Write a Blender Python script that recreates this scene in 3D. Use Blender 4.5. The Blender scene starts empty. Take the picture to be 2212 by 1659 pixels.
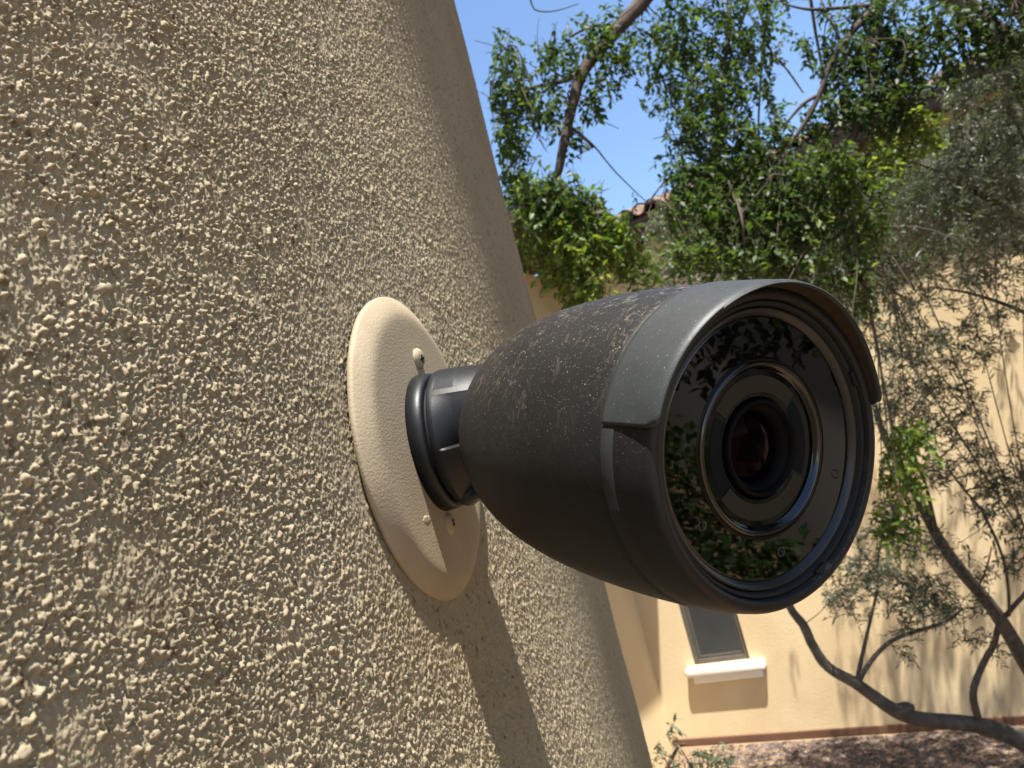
import bpy, bmesh, math, random
import numpy as np
from mathutils import Vector, Matrix

random.seed(7)
RNG = np.random.default_rng(11)
SC = bpy.context.scene
COL = SC.collection

# ------------------------------------------------------------------ camera
EYE = 2.70                       # height of the photographer's lens above the yard
ROLL, PITCH = math.radians(14.0), math.radians(9.8)
F = 1660.0                       # focal length in units of a 2212 px wide picture
UP = np.array([-math.sin(ROLL) * math.cos(PITCH), -math.cos(ROLL) * math.cos(PITCH), math.sin(PITCH)])
H1 = np.array([0, 0, 1.0]) - UP * UP[2]; H1 /= np.linalg.norm(H1)
H2 = np.cross(UP, H1) * -1.0


def ray(px, py):
    d = np.array([px - 1106.0, py - 829.5, F])
    return np.array([d @ H2, d @ H1, d @ UP]) / F


def at(px, py, depth):
    """the point of the yard seen at a pixel, depth metres in front of the lens"""
    p = ray(px, py) * depth
    return Vector((p[0], p[1], p[2] + EYE))


cam_data = bpy.data.cameras.new('camera')
cam_data.sensor_width = 36.0
cam_data.lens = 36.0 * F / 2212.0
cam_data.clip_start = 0.01
cam_data.clip_end = 600.0
cam_data.dof.use_dof = True
cam_data.dof.focus_distance = 0.235
cam_data.dof.aperture_fstop = 38.0
cam = bpy.data.objects.new('camera', cam_data)
COL.objects.link(cam)
M = Matrix.Identity(4)
xa = (H2[0], H1[0], UP[0]); ya = (-H2[1], -H1[1], -UP[1]); za = (-H2[2], -H1[2], -UP[2])
for r_ in range(3):
    M[r_][0], M[r_][1], M[r_][2] = xa[r_], ya[r_], za[r_]
M[2][3] = EYE
cam.matrix_world = M
SC.camera = cam

# ------------------------------------------------------------------ light
SUN = Vector((0.100, -0.330, 1.0)).normalized()
world = bpy.data.worlds.new('World')
SC.world = world
world.use_nodes = True
wn = world.node_tree.nodes; wl = world.node_tree.links
sky = wn.new('ShaderNodeTexSky'); sky.sky_type = 'NISHITA'; sky.sun_disc = False
sky.sun_elevation = math.asin(SUN.z); sky.sun_rotation = math.atan2(SUN.x, SUN.y)
sky.air_density = 1.0; sky.dust_density = 0.1; sky.ozone_density = 3.0
wn['Background'].inputs['Strength'].default_value = 0.092
wl.new(sky.outputs[0], wn['Background'].inputs['Color'])
sun_d = bpy.data.lights.new('sun', 'SUN'); sun_d.energy = 5.0; sun_d.angle = math.radians(0.53)
sun_d.color = (1.0, 0.955, 0.88)
sun = bpy.data.objects.new('sun', sun_d); COL.objects.link(sun)
sun.rotation_euler = SUN.to_track_quat('Z', 'Y').to_euler(); sun.location = (0, -3, 9)
SC.view_settings.view_transform = 'Standard'; SC.view_settings.look = 'None'
SC.view_settings.gamma = 1.0; SC.view_settings.use_curve_mapping = False
SC.view_settings.exposure = 1.62
SC.cycles.max_bounces = 8
SC.cycles.transmission_bounces = 6
SC.cycles.transparent_max_bounces = 8

# ------------------------------------------------------------------ helpers


def tag(o, label=None, cat=None, group=None, kind=None):
    if label: o['label'] = label
    if cat: o['category'] = cat
    if group: o['group'] = group
    if kind: o['kind'] = kind
    return o


def link(name, me, mat=None, parent=None):
    o = bpy.data.objects.new(name, me)
    COL.objects.link(o)
    if mat is not None and me is not None and len(me.materials) == 0:
        me.materials.append(mat)
    if parent is not None:
        o.parent = parent
    return o


def empty(name, loc=(0, 0, 0), mat=None):
    o = bpy.data.objects.new(name, None); COL.objects.link(o)
    o.empty_display_size = 0.05
    if mat is not None: o.matrix_world = mat
    else: o.location = loc
    return o


def np_mesh(name, verts, faces, smooth=True):
    """faces: one integer array (n,k)"""
    verts = np.asarray(verts, dtype=np.float32); faces = np.asarray(faces, dtype=np.int32)
    me = bpy.data.meshes.new(name)
    n, k = faces.shape
    me.vertices.add(len(verts)); me.vertices.foreach_set('co', verts.ravel())
    me.loops.add(n * k); me.loops.foreach_set('vertex_index', faces.ravel())
    me.polygons.add(n)
    me.polygons.foreach_set('loop_start', np.arange(0, n * k, k, dtype=np.int32))
    me.polygons.foreach_set('loop_total', np.full(n, k, dtype=np.int32))
    me.polygons.foreach_set('use_smooth', np.full(n, smooth, dtype=bool))
    me.update(calc_edges=True)
    return me


def bm_mesh(name, bm, smooth=False, bevel=0.0, seg=2):
    if bevel > 0:
        bmesh.ops.bevel(bm, geom=[e for e in bm.edges if len(e.link_faces) == 2 and e.calc_face_angle(0) > 0.5],
                        offset=bevel, segments=seg, affect='EDGES', profile=0.5)
    me = bpy.data.meshes.new(name); bm.to_mesh(me); bm.free()
    if smooth:
        for p in me.polygons: p.use_smooth = True
    return me


def box_bm(origin, ax, ay, az, bm=None):
    """box from a corner along three edge vectors"""
    bm = bm or bmesh.new()
    o = Vector(origin); ax, ay, az = Vector(ax), Vector(ay), Vector(az)
    vs = [bm.verts.new(o + ax * i + ay * j + az * k) for k in (0, 1) for j in (0, 1) for i in (0, 1)]
    for f in ((0, 2, 3, 1), (4, 5, 7, 6), (0, 1, 5, 4), (2, 6, 7, 3), (0, 4, 6, 2), (1, 3, 7, 5)):
        bm.faces.new([vs[i] for i in f])
    bmesh.ops.recalc_face_normals(bm, faces=bm.faces)
    return bm


def lathe(name, prof, seg=96, a0=0.0, a1=2 * math.pi, close=True, rad=None, smooth=True):
    """profile [(z, r)] turned about local Z; rad(angle, z, r) may alter the radius"""
    prof = np.array(prof, float)
    full = abs(a1 - a0 - 2 * math.pi) < 1e-6
    n = seg if full else seg + 1
    ang = a0 + (a1 - a0) * np.arange(n) / seg
    V = []
    for a in ang:
        for z, r in prof:
            rr = rad(a, z, r) if rad else r
            V.append((rr * math.cos(a), rr * math.sin(a), z))
    m = len(prof); Fc = []
    for i in range(seg):
        j = (i + 1) % n
        for k in range(m - 1):
            Fc.append((i * m + k, j * m + k, j * m + k + 1, i * m + k + 1))
    me = np_mesh(name, V, Fc, smooth)
    return me


def tube_arrays(pts, radii, sides=8, wob=0.0, sub=4):
    pts = [Vector(p) for p in pts]
    # resample with catmull-rom for smooth bends
    P, R = [], []
    n = len(pts)
    for i in range(n - 1):
        p0 = pts[max(i - 1, 0)]; p1 = pts[i]; p2 = pts[i + 1]; p3 = pts[min(i + 2, n - 1)]
        for s in range(sub):
            t = s / sub
            P.append(0.5 * ((2 * p1) + (p2 - p0) * t + (2 * p0 - 5 * p1 + 4 * p2 - p3) * t * t + (3 * p1 - p0 - 3 * p2 + p3) * t ** 3))
            R.append(radii[i] * (1 - t) + radii[i + 1] * t)
    P.append(pts[-1]); R.append(radii[-1])
    V, Fc = [], []
    d0 = (P[1] - P[0]).normalized()
    nrm = d0.orthogonal().normalized()
    for i, p in enumerate(P):
        d = (P[min(i + 1, len(P) - 1)] - P[max(i - 1, 0)]).normalized()
        nrm = (nrm - d * nrm.dot(d)).normalized()
        b = d.cross(nrm)
        for k in range(sides):
            a = 2 * math.pi * k / sides
            r = R[i] * (1 + wob * random.uniform(-1, 1))
            V.append(p + nrm * (math.cos(a) * r) + b * (math.sin(a) * r))
    for i in range(len(P) - 1):
        for k in range(sides):
            k2 = (k + 1) % sides
            Fc.append((i * sides + k, i * sides + k2, (i + 1) * sides + k2, (i + 1) * sides + k))
    return V, Fc


def tube(name, pts, radii, mat, parent=None, sides=10, wob=0.05):
    V, Fc = tube_arrays(pts, radii, sides, wob)
    return link(name, np_mesh(name, V, Fc), mat, parent)

# ------------------------------------------------------------------ materials


def new_mat(name):
    m = bpy.data.materials.new(name); m.use_nodes = True
    nt = m.node_tree
    return m, nt.nodes, nt.links, nt.nodes['Principled BSDF']


def ramp(nodes, stops):
    r = nodes.new('ShaderNodeValToRGB')
    el = r.color_ramp.elements
    while len(el) < len(stops): el.new(0.5)
    for e, (p, c) in zip(el, stops):
        e.position = p; e.color = (*c, 1) if len(c) == 3 else c
    return r


def noise(nodes, links, scale, detail=4, rough=0.55, coord='Object', dist=0.0):
    tc = nodes.new('ShaderNodeTexCoord')
    n = nodes.new('ShaderNodeTexNoise')
    n.inputs['Scale'].default_value = scale; n.inputs['Detail'].default_value = detail
    n.inputs['Roughness'].default_value = rough; n.inputs['Distortion'].default_value = dist
    links.new(tc.outputs[coord], n.inputs['Vector'])
    return n


def noisy(name, c0, c1, scale, rough=0.8, bump=0.0, bscale=None, bdist=0.002, lo=0.3, hi=0.7, spec=0.3, c2=None, scale2=None, r2=(0.5, 0.72)):
    m, N, L, B = new_mat(name)
    n = noise(N, L, scale, 6)
    r = ramp(N, [(lo, c0), (hi, c1)])
    L.new(n.outputs['Fac'], r.inputs['Fac'])
    out = r.outputs['Color']
    if c2 is not None:
        n2 = noise(N, L, scale2, 5, 0.6)
        rr2 = ramp(N, [(r2[0], (0, 0, 0)), (r2[1], (1, 1, 1))])
        L.new(n2.outputs['Fac'], rr2.inputs['Fac'])
        mx = N.new('ShaderNodeMixRGB'); mx.inputs['Color2'].default_value = (*c2, 1)
        L.new(rr2.outputs['Color'], mx.inputs['Fac']); L.new(out, mx.inputs['Color1'])
        out = mx.outputs['Color']
    L.new(out, B.inputs['Base Color'])
    B.inputs['Roughness'].default_value = rough
    B.inputs['Specular IOR Level'].default_value = spec
    if bump > 0:
        nb = noise(N, L, bscale or scale * 3, 6, 0.6)
        bp = N.new('ShaderNodeBump'); bp.inputs['Strength'].default_value = bump; bp.inputs['Distance'].default_value = bdist
        L.new(nb.outputs['Fac'], bp.inputs['Height']); L.new(bp.outputs['Normal'], B.inputs['Normal'])
    return m


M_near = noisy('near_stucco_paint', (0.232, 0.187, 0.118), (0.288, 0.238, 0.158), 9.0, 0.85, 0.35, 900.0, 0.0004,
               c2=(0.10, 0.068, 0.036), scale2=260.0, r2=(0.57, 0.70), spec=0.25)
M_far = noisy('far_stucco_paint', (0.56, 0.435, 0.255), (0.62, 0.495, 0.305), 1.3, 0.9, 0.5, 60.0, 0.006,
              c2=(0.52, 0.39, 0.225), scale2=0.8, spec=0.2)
M_yard = noisy('yard_wall_paint', (0.30, 0.24, 0.185), (0.35, 0.285, 0.225), 1.3, 0.9)
M_plate = noisy('plate_paint', (0.265, 0.215, 0.143), (0.305, 0.25, 0.172), 40.0, 0.75, 0.6, 1000.0, 0.0004, spec=0.2)
M_footing = noisy('footing', (0.085, 0.042, 0.024), (0.14, 0.072, 0.042), 3.0, 0.9, 0.5, 40.0, 0.004)
M_brown = noisy('brown_paint', (0.050, 0.027, 0.015), (0.075, 0.040, 0.022), 3.0, 0.7, 0.3, 60.0, 0.002)
M_tile = noisy('roof_clay', (0.11, 0.066, 0.046), (0.20, 0.13, 0.095), 5.0, 0.85, 0.4, 50.0, 0.003, c2=(0.15, 0.09, 0.07), scale2=6.0)
M_white = noisy('sill_paint', (0.72, 0.68, 0.62), (0.80, 0.76, 0.70), 6.0, 0.6, 0.2, 60.0, 0.002)
M_frame = noisy('window_frame_paint', (0.075, 0.066, 0.054), (0.092, 0.081, 0.066), 6.0, 0.5)
M_screen = noisy('solar_screen', (0.026, 0.028, 0.029), (0.036, 0.038, 0.038), 4.0, 0.55, 0.3, 700.0, 0.001)
M_soil = noisy('soil', (0.17, 0.112, 0.066), (0.25, 0.172, 0.105), 2.2, 0.95, 0.8, 26.0, 0.02, c2=(0.22, 0.135, 0.085), scale2=5.0)
M_bark_o = noisy('olive_bark', (0.045, 0.037, 0.030), (0.115, 0.10, 0.082), 14.0, 0.9, 0.9, 60.0, 0.006, c2=(0.055, 0.045, 0.036), scale2=22.0)
M_bark_s = noisy('shade_tree_bark', (0.040, 0.028, 0.021), (0.085, 0.060, 0.045), 18.0, 0.9, 0.9, 60.0, 0.005)
M_twig = noisy('twig_bark', (0.05, 0.036, 0.026), (0.09, 0.068, 0.05), 20.0, 0.9)


def leaf_mat(name, stops, trans, trans_fac, rough=0.5, back=None):
    m, N, L, B = new_mat(name)
    a = N.new('ShaderNodeAttribute'); a.attribute_name = 'tone'
    r = ramp(N, stops)
    L.new(a.outputs['Fac'], r.inputs['Fac'])
    col = r.outputs['Color']
    if back is not None:
        g = N.new('ShaderNodeNewGeometry')
        mx0 = N.new('ShaderNodeMixRGB'); mx0.inputs['Color2'].default_value = (*back, 1)
        L.new(g.outputs['Backfacing'], mx0.inputs['Fac']); L.new(col, mx0.inputs['Color1'])
        col = mx0.outputs['Color']
    L.new(col, B.inputs['Base Color'])
    B.inputs['Roughness'].default_value = rough
    B.inputs['Specular IOR Level'].default_value = 0.28
    t = N.new('ShaderNodeBsdfTranslucent')
    r2 = ramp(N, [(p, tuple(min(1, x * y) for x, y in zip(c, trans))) for p, c in stops])
    L.new(a.outputs['Fac'], r2.inputs['Fac']); L.new(r2.outputs['Color'], t.inputs['Color'])
    mx = N.new('ShaderNodeMixShader'); mx.inputs['Fac'].default_value = trans_fac
    L.new(B.outputs[0], mx.inputs[1]); L.new(t.outputs[0], mx.inputs[2])
    L.new(mx.outputs[0], N['Material Output'].inputs['Surface'])
    return m


M_leaf_s = leaf_mat('shade_tree_leaf', [(0.0, (0.011, 0.020, 0.008)), (0.5, (0.032, 0.058, 0.012)), (0.85, (0.080, 0.125, 0.018)), (1.0, (0.15, 0.18, 0.028))],
                    (2.6, 2.6, 1.3), 0.36)
M_leaf_o = leaf_mat('olive_leaf', [(0.0, (0.026, 0.038, 0.022)), (0.5, (0.058, 0.076, 0.044)), (1.0, (0.13, 0.15, 0.09))],
                    (1.6, 1.7, 1.1), 0.22, 0.38, back=(0.15, 0.165, 0.12))
M_leaf_h = leaf_mat('hedge_leaf', [(0.0, (0.02, 0.042, 0.010)), (1.0, (0.06, 0.11, 0.02))], (2.0, 2.0, 1.0), 0.25)


def black_plastic(name, base, rough, dusty, speck_scale=1500.0, streak=True, coat=0.0, spec=0.3, dustcol=(0.36, 0.31, 0.235)):
    """dark moulded plastic with lint and dust settled on what faces up"""
    m, N, L, B = new_mat(name)
    B.inputs['Roughness'].default_value = rough
    B.inputs['Specular IOR Level'].default_value = spec
    n1 = noise(N, L, 55.0, 5, 0.65)
    r1 = ramp(N, [(0.3, tuple(b * 0.8 for b in base)), (0.7, tuple(b * 1.25 for b in base))])
    L.new(n1.outputs['Fac'], r1.inputs['Fac'])
    col = r1.outputs['Color']
    if dusty > 0:
        geo = N.new('ShaderNodeNewGeometry'); sx = N.new('ShaderNodeSeparateXYZ')
        L.new(geo.outputs['Normal'], sx.inputs[0])
        upf = N.new('ShaderNodeMapRange'); upf.inputs['From Min'].default_value = -0.15; upf.inputs['From Max'].default_value = 0.9
        L.new(sx.outputs['Z'], upf.inputs['Value'])
        tc = N.new('ShaderNodeTexCoord')
        # specks
        v = N.new('ShaderNodeTexVoronoi'); v.inputs['Scale'].default_value = speck_scale
        L.new(tc.outputs['Object'], v.inputs['Vector'])
        th = N.new('ShaderNodeMath'); th.operation = 'LESS_THAN'
        gate = N.new('ShaderNodeMath'); gate.operation = 'MULTIPLY'
        lt = N.new('ShaderNodeMath'); lt.operation = 'LESS_THAN'; lt.inputs[1].default_value = 0.10
        L.new(v.outputs['Color'], lt.inputs[0])
        L.new(v.outputs['Distance'], th.inputs[0]); th.inputs[1].default_value = 0.30
        L.new(th.outputs[0], gate.inputs[0]); L.new(lt.outputs[0], gate.inputs[1])
        # streaks run round the barrel, where water dried
        mp = N.new('ShaderNodeMapping'); mp.inputs['Scale'].default_value = (1.0, 0.30, 1.0); mp.inputs['Rotation'].default_value = (0.0, 0.0, 0.5)
        L.new(tc.outputs['Object'], mp.inputs['Vector'])
        st = N.new('ShaderNodeTexNoise'); st.inputs['Scale'].default_value = 420.0; st.inputs['Detail'].default_value = 5; st.inputs['Distortion'].default_value = 1.2
        L.new(mp.outputs[0], st.inputs['Vector'])
        rs = ramp(N, [(0.54, (0, 0, 0)), (0.66, (1, 1, 1))])
        L.new(st.outputs['Fac'], rs.inputs['Fac'])
        pat = N.new('ShaderNodeTexNoise'); pat.inputs['Scale'].default_value = 70.0; pat.inputs['Detail'].default_value = 3
        L.new(tc.outputs['Object'], pat.inputs['Vector'])
        rp = ramp(N, [(0.42, (0, 0, 0)), (0.62, (1, 1, 1))])
        L.new(pat.outputs['Fac'], rp.inputs['Fac'])
        mu = N.new('ShaderNodeMath'); mu.operation = 'MULTIPLY'
        L.new(rs.outputs['Color'], mu.inputs[0]); L.new(rp.outputs['Color'], mu.inputs[1])
        mu2 = N.new('ShaderNodeMath'); mu2.operation = 'MULTIPLY'; mu2.inputs[1].default_value = 0.42 if streak else 0.0
        pw = N.new('ShaderNodeMath'); pw.operation = 'POWER'; pw.inputs[1].default_value = 2.0
        L.new(upf.outputs[0], pw.inputs[0])
        mu3 = N.new('ShaderNodeMath'); mu3.operation = 'MULTIPLY'
        L.new(mu.outputs[0], mu2.inputs[0]); L.new(mu2.outputs[0], mu3.inputs[0]); L.new(pw.outputs[0], mu3.inputs[1])
        g2 = N.new('ShaderNodeMath'); g2.operation = 'MULTIPLY'
        sq = N.new('ShaderNodeMath'); sq.operation = 'POWER'; sq.inputs[1].default_value = 0.7
        L.new(upf.outputs[0], sq.inputs[0])
        L.new(sq.outputs[0], g2.inputs[1])
        v2 = N.new('ShaderNodeTexVoronoi'); v2.inputs['Scale'].default_value = speck_scale * 2.3
        L.new(tc.outputs['Object'], v2.inputs['Vector'])
        t2 = N.new('ShaderNodeMath'); t2.operation = 'LESS_THAN'; t2.inputs[1].default_value = 0.34
        l2 = N.new('ShaderNodeMath'); l2.operation = 'LESS_THAN'; l2.inputs[1].default_value = 0.15
        L.new(v2.outputs['Distance'], t2.inputs[0]); L.new(v2.outputs['Color'], l2.inputs[0])
        m2 = N.new('ShaderNodeMath'); m2.operation = 'MULTIPLY'; L.new(t2.outputs[0], m2.inputs[0]); L.new(l2.outputs[0], m2.inputs[1])
        mg = N.new('ShaderNodeMath'); mg.operation = 'MAXIMUM'; L.new(m2.outputs[0], mg.inputs[0]); L.new(gate.outputs[0], mg.inputs[1])
        L.new(mg.outputs[0], g2.inputs[0])
        mxv = N.new('ShaderNodeMath'); mxv.operation = 'MAXIMUM'
        L.new(mu3.outputs[0], mxv.inputs[0]); L.new(g2.outputs[0], mxv.inputs[1])
        veil = N.new('ShaderNodeMath'); veil.operation = 'MULTIPLY_ADD'; veil.inputs[1].default_value = 0.012 if streak else 0.05
        L.new(upf.outputs[0], veil.inputs[0]); L.new(mxv.outputs[0], veil.inputs[2])
        sc = N.new('ShaderNodeMath'); sc.operation = 'MULTIPLY'; sc.inputs[1].default_value = dusty; sc.use_clamp = True
        L.new(veil.outputs[0], sc.inputs[0])
        mx = N.new('ShaderNodeMixRGB'); mx.inputs['Color2'].default_value = (*dustcol, 1)
        L.new(sc.outputs[0], mx.inputs['Fac']); L.new(col, mx.inputs['Color1'])
        col = mx.outputs['Color']
    L.new(col, B.inputs['Base Color'])
    nb = noise(N, L, 1100.0, 3, 0.6)
    bp = N.new('ShaderNodeBump'); bp.inputs['Strength'].default_value = 0.22; bp.inputs['Distance'].default_value = 0.0002
    L.new(nb.outputs['Fac'], bp.inputs['Height']); L.new(bp.outputs['Normal'], B.inputs['Normal'])
    if coat > 0:
        B.inputs['Coat Weight'].default_value = coat; B.inputs['Coat Roughness'].default_value = 0.2
    return m


M_body = black_plastic('body_plastic', (0.0085, 0.008, 0.0078), 0.50, 0.75, spec=0.24)
M_hood = black_plastic('hood_plastic', (0.021, 0.0245, 0.0255), 0.50, 0.34, 1500.0, False)
M_neck = black_plastic('neck_metal', (0.0035, 0.0045, 0.0058), 0.44, 0.22, 1400.0, False)
M_lining = noisy('dusty_lining', (0.026, 0.018, 0.011), (0.042, 0.029, 0.018), 300.0, 0.9, 0.4, 1500.0, 0.0002)
M_rim = noisy('rim_plastic', (0.009, 0.008, 0.008), (0.012, 0.011, 0.011), 200.0, 0.42, 0.2, 1200.0, 0.0002)
M_bezel = noisy('bezel_ring', (0.013, 0.012, 0.0115), (0.017, 0.016, 0.015), 200.0, 0.28)
M_dark = noisy('gasket_rubber', (0.004, 0.004, 0.0045), (0.006, 0.006, 0.0065), 300.0, 0.7, 0.3, 1200.0, 0.0002)
M_arc = noisy('infrared_diffuser', (0.024, 0.021, 0.013), (0.028, 0.0245, 0.0155), 60.0, 0.9, spec=0.1)
M_slot = noisy('slot_film', (0.0035, 0.0045, 0.0055), (0.005, 0.006, 0.0065), 60.0, 0.8, spec=0.1)


def gloss(name, col, rough, ior=1.55, tint=None, coat=0.0):
    m, N, L, B = new_mat(name)
    n = noise(N, L, 90.0, 4)
    r = ramp(N, [(0.35, tuple(c * 0.85 for c in col)), (0.7, tuple(c * 1.15 for c in col))])
    L.new(n.outputs['Fac'], r.inputs['Fac']); L.new(r.outputs['Color'], B.inputs['Base Color'])
    B.inputs['Roughness'].default_value = rough; B.inputs['IOR'].default_value = ior
    if tint: B.inputs['Specular Tint'].default_value = (*tint, 1)
    if coat: B.inputs['Coat Weight'].default_value = coat; B.inputs['Coat Roughness'].default_value = 0.01
    return m


M_glass = gloss('black_glass', (0.0012, 0.0010, 0.0010), 0.012, 1.5)
M_lens = gloss('lens_glass', (0.0015, 0.0006, 0.0006), 0.03, 1.12, (0.6, 0.3, 0.4))
M_barrel = gloss('lens_barrel', (0.0015, 0.0014, 0.0014), 0.5, 1.14)
M_ringglass = gloss('ring_glass', (0.0012, 0.001, 0.001), 0.22, 1.22)
M_innerglass = gloss('inner_glass', (0.001, 0.0009, 0.0009), 0.05, 1.3)
M_clear = gloss('window_glass', (0.02, 0.022, 0.024), 0.05, 1.5)


def stone_mat(name, stops):
    m, N, L, B = new_mat(name)
    a = N.new('ShaderNodeAttribute'); a.attribute_name = 'tone'
    r = ramp(N, stops); L.new(a.outputs['Fac'], r.inputs['Fac'])
    L.new(r.outputs['Color'], B.inputs['Base Color']); B.inputs['Roughness'].default_value = 0.9
    return m


M_gravel = stone_mat('gravel_stone', [(0.0, (0.045, 0.032, 0.026)), (0.5, (0.085, 0.060, 0.048)), (1.0, (0.16, 0.120, 0.097))])

# ------------------------------------------------------------------ ground
bm = bmesh.new()
g = 40
for i in range(g + 1):
    for j in range(g + 1):
        x = -30 + 60 * i / g; y = -25 + 70 * j / g
        bm.verts.new((x, y, 0.0))
bm.verts.ensure_lookup_table()
for i in range(g):
    for j in range(g):
        a = i * (g + 1) + j
        bm.faces.new([bm.verts[k] for k in (a, a + g + 1, a + g + 2, a + 1)])
ground = link('ground', bm_mesh('ground', bm), M_soil)
tag(ground, 'bare tan desert soil of the yard', kind='structure')

# ------------------------------------------------------------------ far house
Bdir = Vector((-0.866, 0.5, 0)); Nb = Vector((-0.5, -0.866, 0)); Z = Vector((0, 0, 1))
CORN = Vector((0.739, 8.745, 0))


def on_wall(px, py, off=0.0):
    """point of the window wall's plane (off metres in front of it) seen at a pixel"""
    d = Vector(ray(px, py)); o = Vector((0, 0, EYE))
    t = (CORN + Nb * off - o).dot(Nb) / d.dot(Nb)
    return o + d * t


def wall_uv(p):
    q = p - CORN
    return -q.dot(Bdir), q.z


house = empty('house', CORN)
tag(house, 'tan stucco house with clay tile roof and one small window behind the trees', 'house')
INV = Matrix.Translation(-CORN)


def hpart(name, bm, mat, smooth=False, bevel=0.0, parent=None):
    bm.transform(INV)
    return link(name, bm_mesh(name, bm, smooth, bevel), mat, parent or house)


EAVE = 5.30
WL = 9.0
# window opening
ua, za_ = wall_uv(on_wall(1500, 1439)); ub, zb_ = wall_uv(on_wall(1620, 1423))
ZS = (za_ + zb_) / 2; U0, U1 = ua, ub; ZT = ZS + 1.5
W0 = CORN - Bdir * 0
# wall round the opening, five blocks butted
bmw = bmesh.new()
TH = 0.25


def wall_block(bm, u0, u1, z0, z1):
    """a slab of the window wall with a finely divided, slightly uneven face"""
    box_bm(CORN - Bdir * u0 + Z * z0 - Nb * TH, -Bdir * (u1 - u0), Nb * TH, Z * (z1 - z0), bm)


wall_block(bmw, -0.25, U0, 0, EAVE)
wall_block(bmw, U1, WL, 0, EAVE)
wall_block(bmw, U0, U1, 0, ZS)
wall_block(bmw, U0, U1, ZT, EAVE)
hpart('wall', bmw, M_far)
# wing wall at a right angle on the left, toward the viewer
bmw = box_bm(CORN + Bdir * 0.25 + Nb * 0.0, -Bdir * 0.25, Nb * 4.5, Z * EAVE)
hpart('wing_wall', bmw, M_far)
# footing strip along the base
bmf = box_bm(CORN - Bdir * 0.003 + Nb * 0.002, -Bdir * WL, Nb * 0.03, Z * 0.075)
hpart('footing', bmf, M_footing, bevel=0.008)
# window
wfr = bmesh.new()
fw = 0.05
for (a0, a1, b0, b1) in ((U0, U0 + fw, ZS, ZT), (U1 - fw, U1, ZS, ZT), (U0 + fw, U1 - fw, ZS, ZS + fw), (U0 + fw, U1 - fw, ZT - fw, ZT)):
    box_bm(CORN - Bdir * a0 + Z * b0 - Nb * 0.10, -Bdir * (a1 - a0), Nb * 0.075, Z * (b1 - b0), wfr)
win = hpart('window', wfr, M_frame, bevel=0.004)
scr = box_bm(CORN - Bdir * (U0 + fw) + Z * (ZS + fw) - Nb * 0.085, -Bdir * (U1 - U0 - 2 * fw), Nb * 0.03, Z * (ZT - ZS - 2 * fw))
hpart('insect_screen', scr, M_screen, parent=win)
sf = bmesh.new()
e_ = fw + 0.004; t_ = 0.028
for (a0, a1, b0, b1) in ((U0 + e_, U0 + e_ + t_, ZS + e_, ZT - e_), (U1 - e_ - t_, U1 - e_, ZS + e_, ZT - e_), (U0 + e_ + t_, U1 - e_ - t_, ZS + e_, ZS + e_ + t_), (U0 + e_ + t_, U1 - e_ - t_, ZT - e_ - t_, ZT - e_)):
    box_bm(CORN - Bdir * a0 + Z * b0 - Nb * 0.07, -Bdir * (a1 - a0), Nb * 0.022, Z * (b1 - b0), sf)
hpart('screen_frame', sf, M_frame, bevel=0.003, parent=win)
gl = box_bm(CORN - Bdir * (U0 + fw) + Z * (ZS + fw) - Nb * 0.099, -Bdir * (U1 - U0 - 2 * fw), Nb * 0.006, Z * (ZT - ZS - 2 * fw))
hpart('pane', gl, M_clear, parent=win)
# sill with a rounded nose over a stepped moulding
us0, _ = wall_uv(on_wall(1482, 1464, 0.09)); us1, _ = wall_uv(on_wall(1649, 1434, 0.09))
s = box_bm(CORN - Bdir * us0 + Z * (ZS - 0.10) - Nb * 0.02, -Bdir * (us1 - us0), Nb * 0.115, Z * 0.095)
hpart('window_sill', s, M_white, True, 0.022)
s = box_bm(CORN - Bdir * (us0 + 0.05) + Z * (ZS - 0.175) - Nb * 0.02, -Bdir * (us1 - us0 - 0.10), Nb * 0.065, Z * 0.077)
hpart('sill_moulding', s, M_white, True, 0.012)

# roof: eave with soffit, fascia and S tiles
OH = 0.30
PITCHR = math.radians(19)
Sdir = (-Nb * math.cos(PITCHR) + Z * math.sin(PITCHR))       # up the slope
Rn = (Nb * math.sin(PITCHR) + Z * math.cos(PITCHR))
s = box_bm(CORN + Bdir * 0.0 + Z * (EAVE + 0.002) - Nb * 0.2, -Bdir * WL, Nb * (OH + 0.2 - 0.03), Z * 0.03)
hpart('soffit', s, M_brown)
s = box_bm(CORN + Bdir * 0.0 + Z * (EAVE - 0.02) + Nb * (OH - 0.028), -Bdir * WL, Nb * 0.03, Z * 0.15)
hpart('fascia', s, M_brown, bevel=0.004)
s = box_bm(CORN + Bdir * 0.0 + Z * (EAVE + 0.135) + Nb * (OH + 0.0), -Bdir * WL, Sdir * 3.6, Rn * 0.03)
hpart('roof_deck', s, M_brown)


def tile_bm(w=0.285, L=0.44, amp=0.085, th=0.014, n=16):
    bm = bmesh.new()
    rows = []
    for s_ in (0, 1):
        top, bot = [], []
        for i in range(n + 1):
            u = i / n
            # barrel then shallow pan
            if u < 0.62: h = amp * math.sin(math.pi * u / 0.62) ** 0.8
            else: h = -0.022 * math.sin(math.pi * (u - 0.62) / 0.38)
            top.append(bm.verts.new((u * w, s_ * L, h + th))); bot.append(bm.verts.new((u * w, s_ * L, h)))
        rows.append((top, bot))
    (t0, b0), (t1, b1) = rows
    for i in range(n):
        bm.faces.new((t0[i], t0[i + 1], t1[i + 1], t1[i])); bm.faces.new((b0[i], b1[i], b1[i + 1], b0[i + 1]))
        bm.faces.new((t0[i], b0[i], b0[i + 1], t0[i + 1])); bm.faces.new((t1[i], t1[i + 1], b1[i + 1], b1[i]))
    return bm


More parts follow.
